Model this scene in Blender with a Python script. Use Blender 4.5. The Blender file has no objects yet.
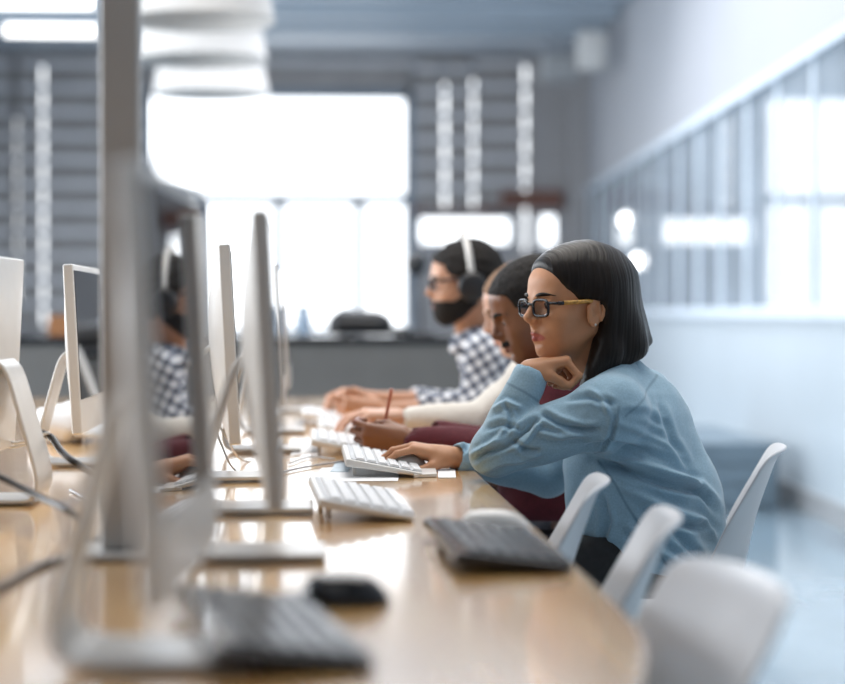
import bpy, math, random
import numpy as np
from mathutils import Vector, Matrix
random.seed(4); rng = np.random.RandomState(7)
scn = bpy.context.scene
COL = scn.collection
PI = math.pi
# ---------------------------------------------------------------- camera
CAM = Vector((0.0, 0.0, 1.08)); FPX = 2000.0
YAW = math.atan(115.5/FPX); PIT = math.atan(30.0/FPX)
cd = bpy.data.cameras.new('camera'); cam = bpy.data.objects.new('camera', cd); COL.objects.link(cam)
cd.sensor_width = 36.0; cd.lens = FPX/845*36.0; cd.clip_end = 100
cam.location = CAM; cam.rotation_euler = (PI/2-PIT, 0, -YAW)
cd.dof.use_dof = True; cd.dof.focus_distance = 3.9; cd.dof.aperture_fstop = 2.0; cd.dof.aperture_blades = 0
scn.camera = cam
_R = cam.rotation_euler.to_matrix()
def P(px, py, Y):
    """point at world depth Y that is seen at px, py"""
    d = _R @ Vector(((px-422.5)/FPX, -(py-342.0)/FPX, -1.0))
    t = (Y-CAM.y)/d.y
    return CAM + d*t
def PZ(px, py, Z):
    d = _R @ Vector(((px-422.5)/FPX, -(py-342.0)/FPX, -1.0))
    t = (Z-CAM.z)/d.z
    return CAM + d*t
# ---------------------------------------------------------------- world, lights, exposure
w = bpy.data.worlds.new('overcast_sky'); scn.world = w; w.use_nodes = True
bg = w.node_tree.nodes['Background']; bg.inputs[0].default_value = (0.92, 0.96, 1.0, 1); bg.inputs[1].default_value = 2.6
scn.view_settings.view_transform = 'Standard'; scn.view_settings.look = 'None'
scn.view_settings.gamma = 1.0; scn.view_settings.use_curve_mapping = False
scn.view_settings.exposure = 0.2
def area(name, loc, rot, sx, sy, power, col):
    l = bpy.data.lights.new(name, 'AREA'); l.shape = 'RECTANGLE'; l.size = sx; l.size_y = sy; l.energy = power; l.color = col
    o = bpy.data.objects.new(name, l); COL.objects.link(o); o.location = loc; o.rotation_euler = rot; return o
area('daylight_side_windows', (-4.7, 6.6, 2.1), (0, -PI/2, 0), 2.4, 7.5, 400, (0.93, 0.97, 1.0))  # area light added before the plain left wall; no windows are built there
area('daylight_side_windows_far', (-4.7, 15.0, 2.1), (0, -PI/2, 0), 2.4, 7.0, 260, (0.93, 0.96, 1.0))  # second added area light along the same blank wall, for the far half
area('ceiling_panel_light', (0.5, 5.2, 3.9), (0, 0, 0), 2.5, 4.0, 115, (1.0, 0.95, 0.88))  # unseen overhead area light added for general room light, no fixture modelled
area('ceiling_panel_light_far', (0.6, 12.5, 3.8), (0, 0, 0), 3.0, 6.0, 200, (0.96, 0.97, 1.0))  # unseen overhead area light added to brighten the far part of the room
area('ceiling_panel_light_near', (-0.2, -0.6, 3.9), (0, 0, 0), 2.5, 2.5, 14, (1.0, 0.97, 0.93))  # unseen light added to brighten near surfaces that face the camera
# ---------------------------------------------------------------- materials
def mat(name, col, rough=0.5, metal=0.0, coat=0.0, spec=None, emis=None, est=0, noise=None, bump=None, sss=0, trans=0, ior=None, sheen=0, coatr=0.05, stretch=(1,1,1)):
    m = bpy.data.materials.new(name); m.use_nodes = True; nt = m.node_tree; b = nt.nodes['Principled BSDF']
    b.inputs['Base Color'].default_value = (*col, 1); b.inputs['Roughness'].default_value = rough; b.inputs['Metallic'].default_value = metal
    b.inputs['Coat Weight'].default_value = coat; b.inputs['Coat Roughness'].default_value = coatr
    if ior: b.inputs['IOR'].default_value = ior
    if trans: b.inputs['Transmission Weight'].default_value = trans
    if sheen: b.inputs['Sheen Weight'].default_value = sheen
    if emis: b.inputs['Emission Color'].default_value = (*emis, 1); b.inputs['Emission Strength'].default_value = est
    if sss:
        b.inputs['Subsurface Weight'].default_value = sss; b.inputs['Subsurface Radius'].default_value = (0.012, 0.005, 0.003); b.inputs['Subsurface Scale'].default_value = 0.6
    tc = nt.nodes.new('ShaderNodeTexCoord'); mp = nt.nodes.new('ShaderNodeMapping'); mp.inputs['Scale'].default_value = stretch
    nt.links.new(tc.outputs['Object'], mp.inputs['Vector'])
    if noise:      # (scale, amount)
        n = nt.nodes.new('ShaderNodeTexNoise'); n.inputs['Scale'].default_value = noise[0]; n.inputs['Detail'].default_value = 4
        nt.links.new(mp.outputs[0], n.inputs['Vector'])
        r = nt.nodes.new('ShaderNodeMapRange'); r.inputs['From Min'].default_value = .25; r.inputs['From Max'].default_value = .75
        r.inputs['To Min'].default_value = 1-noise[1]; r.inputs['To Max'].default_value = 1+noise[1]
        nt.links.new(n.outputs['Fac'], r.inputs['Value'])
        v = nt.nodes.new('ShaderNodeVectorMath'); v.operation = 'SCALE'; v.inputs[0].default_value = col
        nt.links.new(r.outputs[0], v.inputs['Scale']); nt.links.new(v.outputs[0], b.inputs['Base Color'])
    if bump:       # (scale, strength, distance)
        n2 = nt.nodes.new('ShaderNodeTexNoise'); n2.inputs['Scale'].default_value = bump[0]; n2.inputs['Detail'].default_value = 3
        nt.links.new(mp.outputs[0], n2.inputs['Vector'])
        bp = nt.nodes.new('ShaderNodeBump'); bp.inputs['Strength'].default_value = bump[1]; bp.inputs['Distance'].default_value = bump[2]
        nt.links.new(n2.outputs['Fac'], bp.inputs['Height']); nt.links.new(bp.outputs[0], b.inputs['Normal'])
    return m
def tinted(m, attr_cols):
    """mix further colours of the thing itself (lips, pencil wood...) by a per-vertex mask"""
    nt = m.node_tree; b = nt.nodes['Principled BSDF']
    for attr, col in attr_cols:
        a = nt.nodes.new('ShaderNodeAttribute'); a.attribute_name = attr
        mx = nt.nodes.new('ShaderNodeMix'); mx.data_type = 'RGBA'
        src = b.inputs['Base Color'].links[0].from_socket if b.inputs['Base Color'].links else None
        if src: nt.links.new(src, mx.inputs[6])
        else: mx.inputs[6].default_value = b.inputs['Base Color'].default_value
        mx.inputs[7].default_value = (*col, 1); nt.links.new(a.outputs['Fac'], mx.inputs[0]); nt.links.new(mx.outputs[2], b.inputs['Base Color'])
    return m
M = {}
M['wall'] = mat('wall_paint', (0.42, 0.435, 0.47), 0.55, noise=(0.5, .04))
M['wall_low'] = mat('wall_low_panel', (0.56, 0.63, 0.68), 0.3, noise=(0.6, .05))
M['wall_back'] = mat('wall_back_paint', (0.38, 0.37, 0.375), 0.7, noise=(0.5, .05))
M['ceiling'] = mat('ceiling_paint', (0.58, 0.62, 0.67), 0.7, noise=(0.4, .04))
M['beam'] = mat('beam_paint', (0.36, 0.42, 0.48), 0.5, noise=(2, .05))
M['floor'] = mat('polished_concrete', (0.27, 0.36, 0.43), 0.16, noise=(1.3, .22), coat=.3)
M['frame'] = mat('window_frame_paint', (0.25, 0.3, 0.36), 0.4, noise=(4, .05))
M['mullion'] = mat('partition_frame_paint', (0.66, 0.74, 0.82), 0.35, noise=(4, .05))
M['glass_panel'] = mat('partition_glass', (0.30, 0.35, 0.40), 0.03, ior=1.5, noise=(1.5, .2))
M['blind'] = mat('blind_slat', (0.34, 0.325, 0.32), 0.4, noise=(3, .12))
M['blindtape'] = mat('blind_tape', (0.3, 0.33, 0.38), 0.5, noise=(3, .1))
M['brown'] = mat('brown_pelmet', (0.16, 0.07, 0.05), 0.5, noise=(5, .15))
M['greybox'] = mat('grey_metal', (0.36, 0.37, 0.38), 0.4, noise=(5, .08))
M['lampw'] = mat('shade_fabric', (0.62, 0.60, 0.58), 0.6, noise=(30, .04))
M['lampglow'] = mat('lamp_glow', (0.9, 0.9, 0.9), 0.5, emis=(1, .97, .93), est=2.5)
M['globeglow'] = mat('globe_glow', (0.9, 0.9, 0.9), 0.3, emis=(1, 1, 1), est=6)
M['counter_top'] = mat('counter_top_black', (0.012, 0.012, 0.014), 0.12, noise=(8, .3))
M['counter_front'] = mat('counter_front_grey', (0.115, 0.11, 0.105), 0.55, noise=(4, .1))
M['black'] = mat('black_plastic', (0.012, 0.012, 0.014), 0.35, noise=(40, .2))
M['blackgloss'] = mat('black_gloss', (0.010, 0.010, 0.012), 0.1, noise=(40, .2))
M['key_dark'] = mat('key_plastic_dark', (0.085, 0.093, 0.105), 0.25, noise=(40, .2))
M['white_pl'] = mat('white_plastic', (0.68, 0.67, 0.65), 0.28, noise=(20, .03))
M['key_white'] = mat('key_plastic_white', (0.82, 0.82, 0.83), 0.35, noise=(40, .03))
M['kb_groove'] = mat('keyboard_tray', (0.42, 0.43, 0.45), 0.45, noise=(40, .05))
M['alu'] = mat('silver_housing', (0.52, 0.50, 0.475), 0.35, metal=0.4, noise=(15, .04))
M['screen'] = mat('screen_glass', (0.02, 0.022, 0.026), 0.02, ior=1.6, noise=(3, .1))
M['chair'] = mat('chair_shell', (0.63, 0.635, 0.66), 0.32, noise=(10, .03))
M['chair_leg'] = mat('chair_leg_metal', (0.6, 0.6, 0.6), 0.25, metal=.9, noise=(10, .05))
M['cable_b'] = mat('cable_black', (0.015, 0.015, 0.018), 0.4, noise=(60, .2))
M['cable_w'] = mat('cable_white', (0.7, 0.7, 0.7), 0.4, noise=(60, .05))
M['cable_g'] = mat('cable_grey', (0.3, 0.32, 0.36), 0.4, noise=(60, .05))
M['pole'] = mat('pole_paint', (0.40, 0.38, 0.36), 0.4, noise=(6, .05))
M['paper'] = mat('paper', (0.82, 0.83, 0.85), 0.7, noise=(20, .03))
M['paperblue'] = mat('paper_print', (0.40, 0.48, 0.55), 0.5, noise=(60, .3))
M['pencil'] = mat('pencil_paint', (0.55, 0.17, 0.10), 0.4, noise=(60, .1))
M['graphite'] = mat('pencil_tip', (0.35, 0.22, 0.12), 0.6, noise=(60, .1))
M['wood'] = None
def wood_mat():
    m = mat('table_oak', (0.62, 0.37, 0.16), 0.24, coat=1.0, coatr=0.09)
    nt = m.node_tree; b = nt.nodes['Principled BSDF']
    tc = nt.nodes.new('ShaderNodeTexCoord'); mp = nt.nodes.new('ShaderNodeMapping'); mp.inputs['Scale'].default_value = (14, 0.9, 1)
    n = nt.nodes.new('ShaderNodeTexNoise'); n.inputs['Scale'].default_value = 2.2; n.inputs['Detail'].default_value = 8; n.inputs['Distortion'].default_value = .6
    cr = nt.nodes.new('ShaderNodeValToRGB'); cr.color_ramp.elements[0].position = .3; cr.color_ramp.elements[1].position = .72
    cr.color_ramp.elements[0].color = (0.62, 0.31, 0.09, 1); cr.color_ramp.elements[1].color = (0.84, 0.52, 0.20, 1)
    nt.links.new(tc.outputs['Object'], mp.inputs[0]); nt.links.new(mp.outputs[0], n.inputs['Vector']); nt.links.new(n.outputs['Fac'], cr.inputs[0]); nt.links.new(cr.outputs[0], b.inputs['Base Color'])
    return m
M['wood'] = wood_mat()
# ---------------------------------------------------------------- object helpers
def tag(o, label=None, cat=None, group=None, kind=None):
    if label: o['label'] = label
    if cat: o['category'] = cat
    if group: o['group'] = group
    if kind: o['kind'] = kind
    return o
def empty(name, loc, rz=0, label=None, cat=None, group=None):
    o = bpy.data.objects.new(name, None); COL.objects.link(o); o.location = loc; o.rotation_euler = (0, 0, rz); o.empty_display_size = .1
    return tag(o, label, cat, group)
def link(name, me, m, parent=None, smooth=True, loc=None):
    me.materials.clear()
    if m: me.materials.append(m)
    if smooth: me.polygons.foreach_set('use_smooth', [True]*len(me.polygons))
    o = bpy.data.objects.new(name, me); COL.objects.link(o)
    if parent: o.parent = parent
    if loc is not None: o.location = loc
    return o
def copy_tree(o, parent=None):
    c = o.copy(); COL.objects.link(c); c.parent = parent
    for ch in list(o.children): copy_tree(ch, c)
    return c
class MB:
    def __init__(s): s.v = []; s.f = []
    def add(s, vs, fs):
        n = len(s.v); s.v += [tuple(v) for v in vs]; s.f += [tuple(i+n for i in f) for f in fs]; return s
    def box(s, lo, hi, R=None, c=None):
        x0, y0, z0 = lo; x1, y1, z1 = hi
        vs = [Vector(p) for p in ((x0,y0,z0),(x1,y0,z0),(x1,y1,z0),(x0,y1,z0),(x0,y0,z1),(x1,y0,z1),(x1,y1,z1),(x0,y1,z1))]
        if R is not None: vs = [R @ v for v in vs]
        if c is not None: vs = [v+Vector(c) for v in vs]
        return s.add(vs, [(0,3,2,1),(4,5,6,7),(0,1,5,4),(1,2,6,5),(2,3,7,6),(3,0,4,7)])
    def tube(s, pts, r, n=10, cap=True):
        pts = [Vector(p) for p in pts]; rs = r if isinstance(r, (list, tuple)) else [r]*len(pts)
        up = None; vs = []
        for i, p in enumerate(pts):
            t = (pts[min(i+1, len(pts)-1)]-pts[max(i-1, 0)]).normalized()
            if up is None: up = Vector((0,0,1)) if abs(t.z) < .9 else Vector((1,0,0))
            a = t.cross(up).normalized(); b = a.cross(t).normalized(); up = b
            for k in range(n):
                an = 2*PI*k/n; vs.append(p+(a*math.cos(an)+b*math.sin(an))*rs[i])
        fs = []
        for i in range(len(pts)-1):
            for k in range(n):
                fs.append((i*n+k, i*n+(k+1)%n, (i+1)*n+(k+1)%n, (i+1)*n+k))
        if cap: fs.append(tuple(range(n))[::-1]); fs.append(tuple((len(pts)-1)*n+k for k in range(n)))
        return s.add(vs, fs)
    def lathe(s, prof, n=32, c=(0,0,0), sc=(1,1)):
        vs = []; fs = []
        for (r, z) in prof:
            for k in range(n):
                a = 2*PI*k/n; vs.append((c[0]+r*math.cos(a)*sc[0], c[1]+r*math.sin(a)*sc[1], c[2]+z))
        for i in range(len(prof)-1):
            for k in range(n): fs.append((i*n+k, i*n+(k+1)%n, (i+1)*n+(k+1)%n, (i+1)*n+k))
        fs.append(tuple(range(n))[::-1]); fs.append(tuple((len(prof)-1)*n+k for k in range(n)))
        return s.add(vs, fs)
    def prism(s, poly, d, T):
        """poly of (a, b), swept 0..d along c, each point mapped by T(a, b, c)"""
        n = len(poly); vs = [T(a, b, 0) for a, b in poly]+[T(a, b, d) for a, b in poly]
        fs = [tuple(range(n))[::-1], tuple(range(n, 2*n))]+[(k, (k+1)%n, n+(k+1)%n, n+k) for k in range(n)]
        return s.add(vs, fs)
    def strip(s, prof, T, w0, w1, th):
        """a bent plate: prof of (a, b) centre line, thickness th, width w0..w1"""
        pr = [Vector(p) for p in prof]; L = []; Rr = []
        for i, p in enumerate(pr):
            t = (pr[min(i+1, len(pr)-1)]-pr[max(i-1, 0)]).normalized(); nn = Vector((-t.y, t.x))
            L.append(p+nn*th/2); Rr.append(p-nn*th/2)
        poly = L+Rr[::-1]; n = len(poly); k = len(pr)
        vs = [T(a.x, a.y, w0) for a in poly]+[T(a.x, a.y, w1) for a in poly]
        fs = [(i, (i+1)%n, n+(i+1)%n, n+i) for i in range(n)]
        for i in range(k-1):
            j = n-1-i
            fs.append((i, j, j-1, i+1)); fs.append((n+i, n+i+1, n+j-1, n+j))
        return s.add(vs, fs)
    def mesh(s, name):
        me = bpy.data.meshes.new(name); me.from_pydata(s.v, [], s.f); me.validate()
        import bmesh
        b = bmesh.new(); b.from_mesh(me); bmesh.ops.recalc_face_normals(b, faces=b.faces[:]); b.to_mesh(me); b.free()
        return me
    def build(s, name, m, parent=None, smooth=False, bevel=0, seg=2, sub=0, loc=None, ws=False):
        o = link(name, s.mesh(name), m, parent, smooth or bevel > 0 or sub > 0, loc)
        if bevel:
            mo = o.modifiers.new('bevel', 'BEVEL'); mo.width = bevel; mo.segments = seg; mo.limit_method = 'ANGLE'; mo.angle_limit = .6; mo.harden_normals = True
        if sub:
            mo = o.modifiers.new('sub', 'SUBSURF'); mo.levels = sub; mo.render_levels = sub
        return o
def smooth_pts(pts, n=8):
    """Catmull-Rom through pts"""
    pts = [Vector(p) for p in pts]; q = [pts[0]*2-pts[1]]+pts+[pts[-1]*2-pts[-2]]; out = []
    for i in range(1, len(q)-2):
        for k in range(n):
            t = k/n; a, b, c, d = q[i-1], q[i], q[i+1], q[i+2]
            out.append(.5*((2*b)+(c-a)*t+(2*a-5*b+4*c-d)*t*t+(3*b-a-3*c+d)*t**3))
    out.append(pts[-1]); return out
# ---------------------------------------------------------------- signed-distance modelling (numpy)
class Field:
    def __init__(s, lo, hi, h):
        s.h = h; s.lo = np.array(lo, float); n = np.ceil((np.array(hi)-s.lo)/h).astype(int)+1
        s.ax = [s.lo[i]+h*np.arange(n[i]) for i in range(3)]; s.f = np.full(tuple(n), 1.0, np.float32)
    def _sub(s, lo, hi):
        sl = []
        for i in range(3):
            a = int(np.floor((lo[i]-s.lo[i])/s.h)); b = int(np.ceil((hi[i]-s.lo[i])/s.h))+1
            a = max(a, 0); b = min(b, len(s.ax[i]))
            if b <= a: return None, None
            sl.append(slice(a, b))
        X, Y, Z = np.meshgrid(*[s.ax[i][sl[i]].astype(np.float32) for i in range(3)], indexing='ij')
        return tuple(sl), np.stack([X, Y, Z], -1)
    def comb(s, fn, lo, hi, k, op='u'):
        pad = max(k, 0)+3*s.h+.006
        sl, Q = s._sub(np.array(lo)-pad, np.array(hi)+pad)
        if sl is None: return
        d = fn(Q); f = s.f[sl]
        if op == 'u':
            if k > 0:
                h = np.maximum(k-np.abs(f-d), 0)/k; s.f[sl] = np.minimum(f, d)-h*h*k*.25
            else: s.f[sl] = np.minimum(f, d)
        else:
            d = -d
            if k > 0:
                h = np.maximum(k-np.abs(f-d), 0)/k; s.f[sl] = np.maximum(f, d)+h*h*k*.25
            else: s.f[sl] = np.maximum(f, d)
    def cap(s, a, b, ra, rb=None, k=.01, op='u'):
        rb = ra if rb is None else rb
        a = np.array(a, np.float32); b = np.array(b, np.float32); ba = b-a; L = float(ba@ba)+1e-9; r = max(ra, rb)
        def fn(Q):
            pa = Q-a; t = np.clip((pa@ba)/L, 0, 1); return np.sqrt(((pa-t[..., None]*ba)**2).sum(-1))-(ra+(rb-ra)*t)
        s.comb(fn, np.minimum(a, b)-r, np.maximum(a, b)+r, k, op)
    def ell(s, c, r, R=None, k=.01, op='u'):
        c = np.array(c, np.float32); r = np.array(r, np.float32); R = np.eye(3, dtype=np.float32) if R is None else np.array(R, np.float32); m = float(r.max())
        def fn(Q):
            q = (Q-c)@R; k0 = np.sqrt(((q/r)**2).sum(-1)); k1 = np.sqrt(((q/(r*r))**2).sum(-1))+1e-6; return k0*(k0-1)/k1
        s.comb(fn, c-m, c+m, k, op)
    def chain(s, pts, rs, k=.01, op='u'):
        for i in range(len(pts)-1): s.cap(pts[i], pts[i+1], rs[i], rs[i+1], k, op)
    def cut_plane(s, c, n, k=.004):
        """removes what lies on the side n points to"""
        c = np.array(c, np.float32); n = np.array(n, np.float32); n /= np.linalg.norm(n)
        lo = s.lo; hi = [a[-1] for a in s.ax]
        s.comb(lambda Q: -((Q-c)@n), lo, hi, k, 'x')
    def noise(s, amp, freqs, seed=1, stretch=(1,1,1)):
        r = np.random.RandomState(seed)
        X, Y, Z = np.meshgrid(*[a.astype(np.float32) for a in s.ax], indexing='ij'); 
        for fr, w_ in freqs:
            for _ in range(3):
                d = r.randn(3); d /= np.linalg.norm(d); d = d*np.array(stretch)
                s.f += (amp*w_/3*np.sin((X*d[0]+Y*d[1]+Z*d[2])*fr+r.rand()*6.28+1.3*np.sin((X*d[1]-Y*d[2]+Z*d[0])*fr*.6))).astype(np.float32)
    def surf(s):
        f = s.f; neg = f < 0; n0, n1, n2 = f.shape
        c = np.zeros((n0-1, n1-1, n2-1), np.int8)
        offs = [(i, j, k) for i in (0,1) for j in (0,1) for k in (0,1)]
        for i, j, k in offs: c += neg[i:n0-1+i, j:n1-1+j, k:n2-1+k]
        act = (c > 0) & (c < 8); idx = np.argwhere(act); N = len(idx)
        vid = np.full(act.shape, -1, np.int64); vid[act] = np.arange(N)
        p = np.zeros((N, 3)); cnt = np.zeros(N)
        for a in offs:
            for ax in range(3):
                if a[ax]: continue
                b = list(a); b[ax] = 1
                fa = f[idx[:,0]+a[0], idx[:,1]+a[1], idx[:,2]+a[2]]; fb = f[idx[:,0]+b[0], idx[:,1]+b[1], idx[:,2]+b[2]]
                m = (fa < 0) != (fb < 0); t = np.where(m, fa/np.where(m, fa-fb, 1), 0)
                q = np.tile(np.array(a, float), (N, 1)); q[:, ax] += t
                p += q*m[:, None]; cnt += m
        V = (idx+p/cnt[:, None])*s.h+s.lo
        F = []
        for ax in range(3):
            o1, o2 = [(1, 2), (2, 0), (0, 1)][ax]
            sl0 = [slice(1, -1)]*3; sl0[ax] = slice(0, -1); sl1 = list(sl0); sl1[ax] = slice(1, None)
            A = neg[tuple(sl0)]; B = neg[tuple(sl1)]; e = np.argwhere(A != B); e = e+np.array([0 if i == ax else 1 for i in range(3)])
            flip = neg[e[:,0], e[:,1], e[:,2]]
            def g(d1, d2):
                q = e.copy(); q[:, o1] -= d1; q[:, o2] -= d2; return vid[q[:,0], q[:,1], q[:,2]]
            quad = np.stack([g(1,1), g(0,1), g(0,0), g(1,0)], 1)
            quad[~flip] = quad[~flip][:, ::-1]
            F.append(quad)
        F = np.concatenate(F); F = F[(F >= 0).all(1)]
        return V, F
def laplace(V, F, it=1, lam=.5):
    for _ in range(it):
        S = np.zeros_like(V); C = np.zeros(len(V))
        for i in range(4):
            for j in ((i+1)%4, (i-1)%4):
                np.add.at(S, F[:, i], V[F[:, j]]); np.add.at(C, F[:, i], 1)
        V = V+lam*(S/np.maximum(C, 1)[:, None]-V)
    return V
def vnormals(V, F):
    n = np.cross(V[F[:,2]]-V[F[:,0]], V[F[:,3]]-V[F[:,1]]); N = np.zeros_like(V)
    for i in range(4): np.add.at(N, F[:, i], n)
    return N/np.maximum(np.linalg.norm(N, axis=1), 1e-12)[:, None]
def np_mesh(name, V, F, base, attrs=None):
    me = bpy.data.meshes.new(name); V = V-np.array(base)
    me.vertices.add(len(V)); me.vertices.foreach_set('co', V.astype(np.float32).ravel())
    me.loops.add(len(F)*4); me.loops.foreach_set('vertex_index', F.astype(np.int32).ravel())
    me.polygons.add(len(F)); me.polygons.foreach_set('loop_start', np.arange(len(F), dtype=np.int32)*4)
    try: me.polygons.foreach_set('loop_total', np.full(len(F), 4, np.int32))
    except Exception: pass
    me.update(calc_edges=True); me.validate()
    for k, v in (attrs or {}).items():
        v = np.asarray(v, np.float32)
        if v.ndim == 1:
            a = me.attributes.new(k, 'FLOAT', 'POINT'); a.data.foreach_set('value', v)
        else:
            a = me.attributes.new(k, 'FLOAT_VECTOR', 'POINT'); a.data.foreach_set('vector', v.ravel())
    return me
def poly_sdf(x, z, poly):
    """signed distance to a 2D polygon, negative inside"""
    pts = np.array(poly, np.float32); n = len(pts); d = np.full(x.shape, 1e9, np.float32); s = np.ones(x.shape, np.float32)
    j = n-1
    for i in range(n):
        e = pts[j]-pts[i]; wx = x-pts[i][0]; wz = z-pts[i][1]
        t = np.clip((wx*e[0]+wz*e[1])/(e@e), 0, 1); d = np.minimum(d, (wx-e[0]*t)**2+(wz-e[1]*t)**2)
        c1 = z >= pts[i][1]; c2 = z < pts[j][1]; c3 = e[0]*wz > e[1]*wx
        fl = (c1 & c2 & c3) | (~c1 & ~c2 & ~c3); s = np.where(fl, -s, s); j = i
    return s*np.sqrt(d)
# ================================================================ the room
def struct(o, label=None): o['kind'] = 'structure'; return o
YB = 23.0; ZC = 4.05; XL = -4.9; YF = -3.0
def wx(Y): return 2.25+.042*Y                      # the right wall stands a little askew to the table
def RWpt(u, z, off=0.0): return (wx(u)+off, u, z)
struct(MB().box((XL-.3, YF, -.1), (6, YB+.3, 0)).build('floor', M['floor']))
struct(MB().box((XL-.3, YF, ZC), (6, YB+.3, ZC+.1)).build('ceiling', M['ceiling']))
struct(MB().box((XL-.15, YF, 0), (XL, YB, ZC)).build('wall_left', M['wall']))
struct(MB().box((XL, YF-.15, 0), (3.2, YF, ZC)).build('wall_front', M['wall']))
# back wall with its openings
bw = P(140, 88, YB); bz = P(415, 345, YB)
def zx(px): return P(px, 300, YB).x
def zz(py): return P(300, py, YB).z
opens = [(zx(140), zx(415), 0.78, zz(88)), (zx(416), zx(514), zz(247), zz(214)), (zx(536), zx(560), zz(249), zz(211))]
slits = [(43, 2.0, 64, 325), (17, 1.2, 120, 300), (445, 2.0, 82, 212), (473.5, 1.8, 78, 212), (525.5, 2.0, 62, 250)]
for c, hw_, y0, y1 in slits: opens.append((zx(c-hw_), zx(c+hw_), zz(y1), zz(y0)))
xs = sorted({XL, wx(YB)+.2} | {o[0] for o in opens} | {o[1] for o in opens}); zs = sorted({0.0, ZC} | {o[2] for o in opens} | {o[3] for o in opens})
mb = MB()
for i in range(len(xs)-1):
    for k in range(len(zs)-1):
        cx, cz = (xs[i]+xs[i+1])/2, (zs[k]+zs[k+1])/2
        if any(o[0] < cx < o[1] and o[2] < cz < o[3] for o in opens): continue
        mb.box((xs[i], YB, zs[k]), (xs[i+1], YB+.12, zs[k+1]))
struct(mb.build('wall_back', M['wall_back']))
def window(name, x0, x1, z0, z1, vb=(), hb=(), t=.05):
    r = empty(name, ((x0+x1)/2, YB, z0)); r['kind'] = 'structure'; o = Vector(r.location)
    mb = MB()
    for a, b, c, d in ((x0, x0+t, z0, z1), (x1-t, x1, z0, z1), (x0, x1, z0, z0+t), (x0, x1, z1-t, z1)): mb.box((a-o.x, .0, c-o.z), (b-o.x, .09, d-o.z))
    for v in vb: mb.box((v-t/2-o.x, .01, z0-o.z), (v+t/2-o.x, .08, hb[0]-o.z if hb else z1-o.z))
    for v in hb: mb.box((x0-o.x, .01, v-t/2-o.z), (x1-o.x, .08, v+t/2-o.z))
    mb.build('window_frame', M['frame'], r, bevel=.006)
    MB().box((x0-o.x, .04, z0-o.z), (x1-o.x, .046, z1-o.z)).build('window_pane', M['pane'], r)
M['pane'] = mat('window_glass', (1, 1, 1), 0.0, trans=1.0, ior=1.05, noise=(2, .0))
o = opens[0]; window('window_1', *o, vb=(zx(200), zx(279), zx(359)), hb=(zz(199),), t=.12)
struct(MB().box((zx(142), YB+.02, .8), (zx(196), YB+.10, zz(203))).build('trim_11', M['wall_back']))
window('window_2', *opens[1]); window('window_3', *opens[2])
struct(MB().box((XL, YB-.02, 0), (wx(YB), YB, .12)).build('baseboard_back', M['frame']))
# beams across the ceiling
for i, y in enumerate([15.2, 16.6, 18.0, 19.2, 20.3]):
    struct(MB().box((XL, y, ZC-.14), (wx(y)-.05, y+.28, ZC)).build('trim_%d' % (i+1), M['beam'], bevel=.01))
# column and pelmet on the back wall near the corner
struct(MB().box((zx(566), YB-.35, 0), (zx(592), YB, ZC)).build('trim_6', M['wall_back'], bevel=.01))
struct(MB().box((zx(500), YB-.12, zz(208)), (zx(562), YB, zz(190))).build('trim_7', M['brown'], bevel=.01))
struct(MB().box((zx(412), YB-.10, zz(214)), (zx(500), YB, zz(207))).build('trim_8', M['brown'], bevel=.01))
# right wall: low panel, glazed partition, upper wall
def rbox(u0, u1, z0, z1, d0, d1, mb=None):
    mb = mb or MB(); a = [RWpt(u0, z0, d0), RWpt(u0, z0, d1), RWpt(u1, z0, d1), RWpt(u1, z0, d0)]; b = [(p[0], p[1], z1) for p in a]
    return mb.add(a+b, [(0,3,2,1),(4,5,6,7),(0,1,5,4),(1,2,6,5),(2,3,7,6),(3,0,4,7)])
ZS, ZT = 1.08, 2.45
struct(rbox(YF, YB, ZT, ZC, 0, .15).build('wall_right', M['wall'])); struct(rbox(YF, YB, 0, ZS, 0, .15).build('wall_right', M['wall_low']))
struct(rbox(YF, YB, ZS-.035, ZS+.03, -.07, .0).build('trim_9', M['mullion'])); struct(rbox(YF, YB, ZT-.02, ZT+.045, -.04, .0).build('trim_10', M['mullion']))
struct(rbox(YF, YB, 0, .12, -.02, 0).build('baseboard_right', M['greybox']))
r = empty('window_4', RWpt(8, ZS)); r['kind'] = 'structure'; o = r.location
mb = MB(); rbox(YF, YB, ZS, ZT, .008, .03, mb); mb.v = [(v[0]-o.x, v[1]-o.y, v[2]-o.z) for v in mb.v]; mb.build('window_pane', M['glass_panel'], r)
mb = MB()
u = -2.5
while u < YB: rbox(u, u+.06, ZS, ZT, -.006, .008, mb); u += 1.0

mb.v = [(v[0]-o.x, v[1]-o.y, v[2]-o.z) for v in mb.v]; mb.build('window_frame', M['mullion'], r)
# ================================================================ people
class Frame:
    def __init__(s, o, fwd, left=None, up=None, yaw=None, pitch=0, roll=0):
        s.o = np.array(o, float)
        if yaw is not None:
            y = math.radians(yaw); p = math.radians(pitch)
            f = np.array([math.cos(y)*math.cos(p), math.sin(y)*math.cos(p), -math.sin(p)]); l = np.array([-math.sin(y), math.cos(y), 0.])
            u = np.cross(f, l); r = math.radians(roll); l, u = l*math.cos(r)+u*math.sin(r), u*math.cos(r)-l*math.sin(r)
        else:
            f = np.array(fwd, float); f /= np.linalg.norm(f); l = np.array(left, float); l -= f*(l@f); l /= np.linalg.norm(l)
            u = np.array(up, float); u = u-f*(u@f)-l*(u@l); u /= np.linalg.norm(u)
        s.R = np.stack([f, l, u], 1)
    def __call__(s, x, y, z): return s.o+s.R@np.array([x, y, z], float)
    def loc(s, V): return (np.asarray(V)-s.o)@s.R
    def v(s, x, y, z): return s.R@np.array([x, y, z], float)
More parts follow.
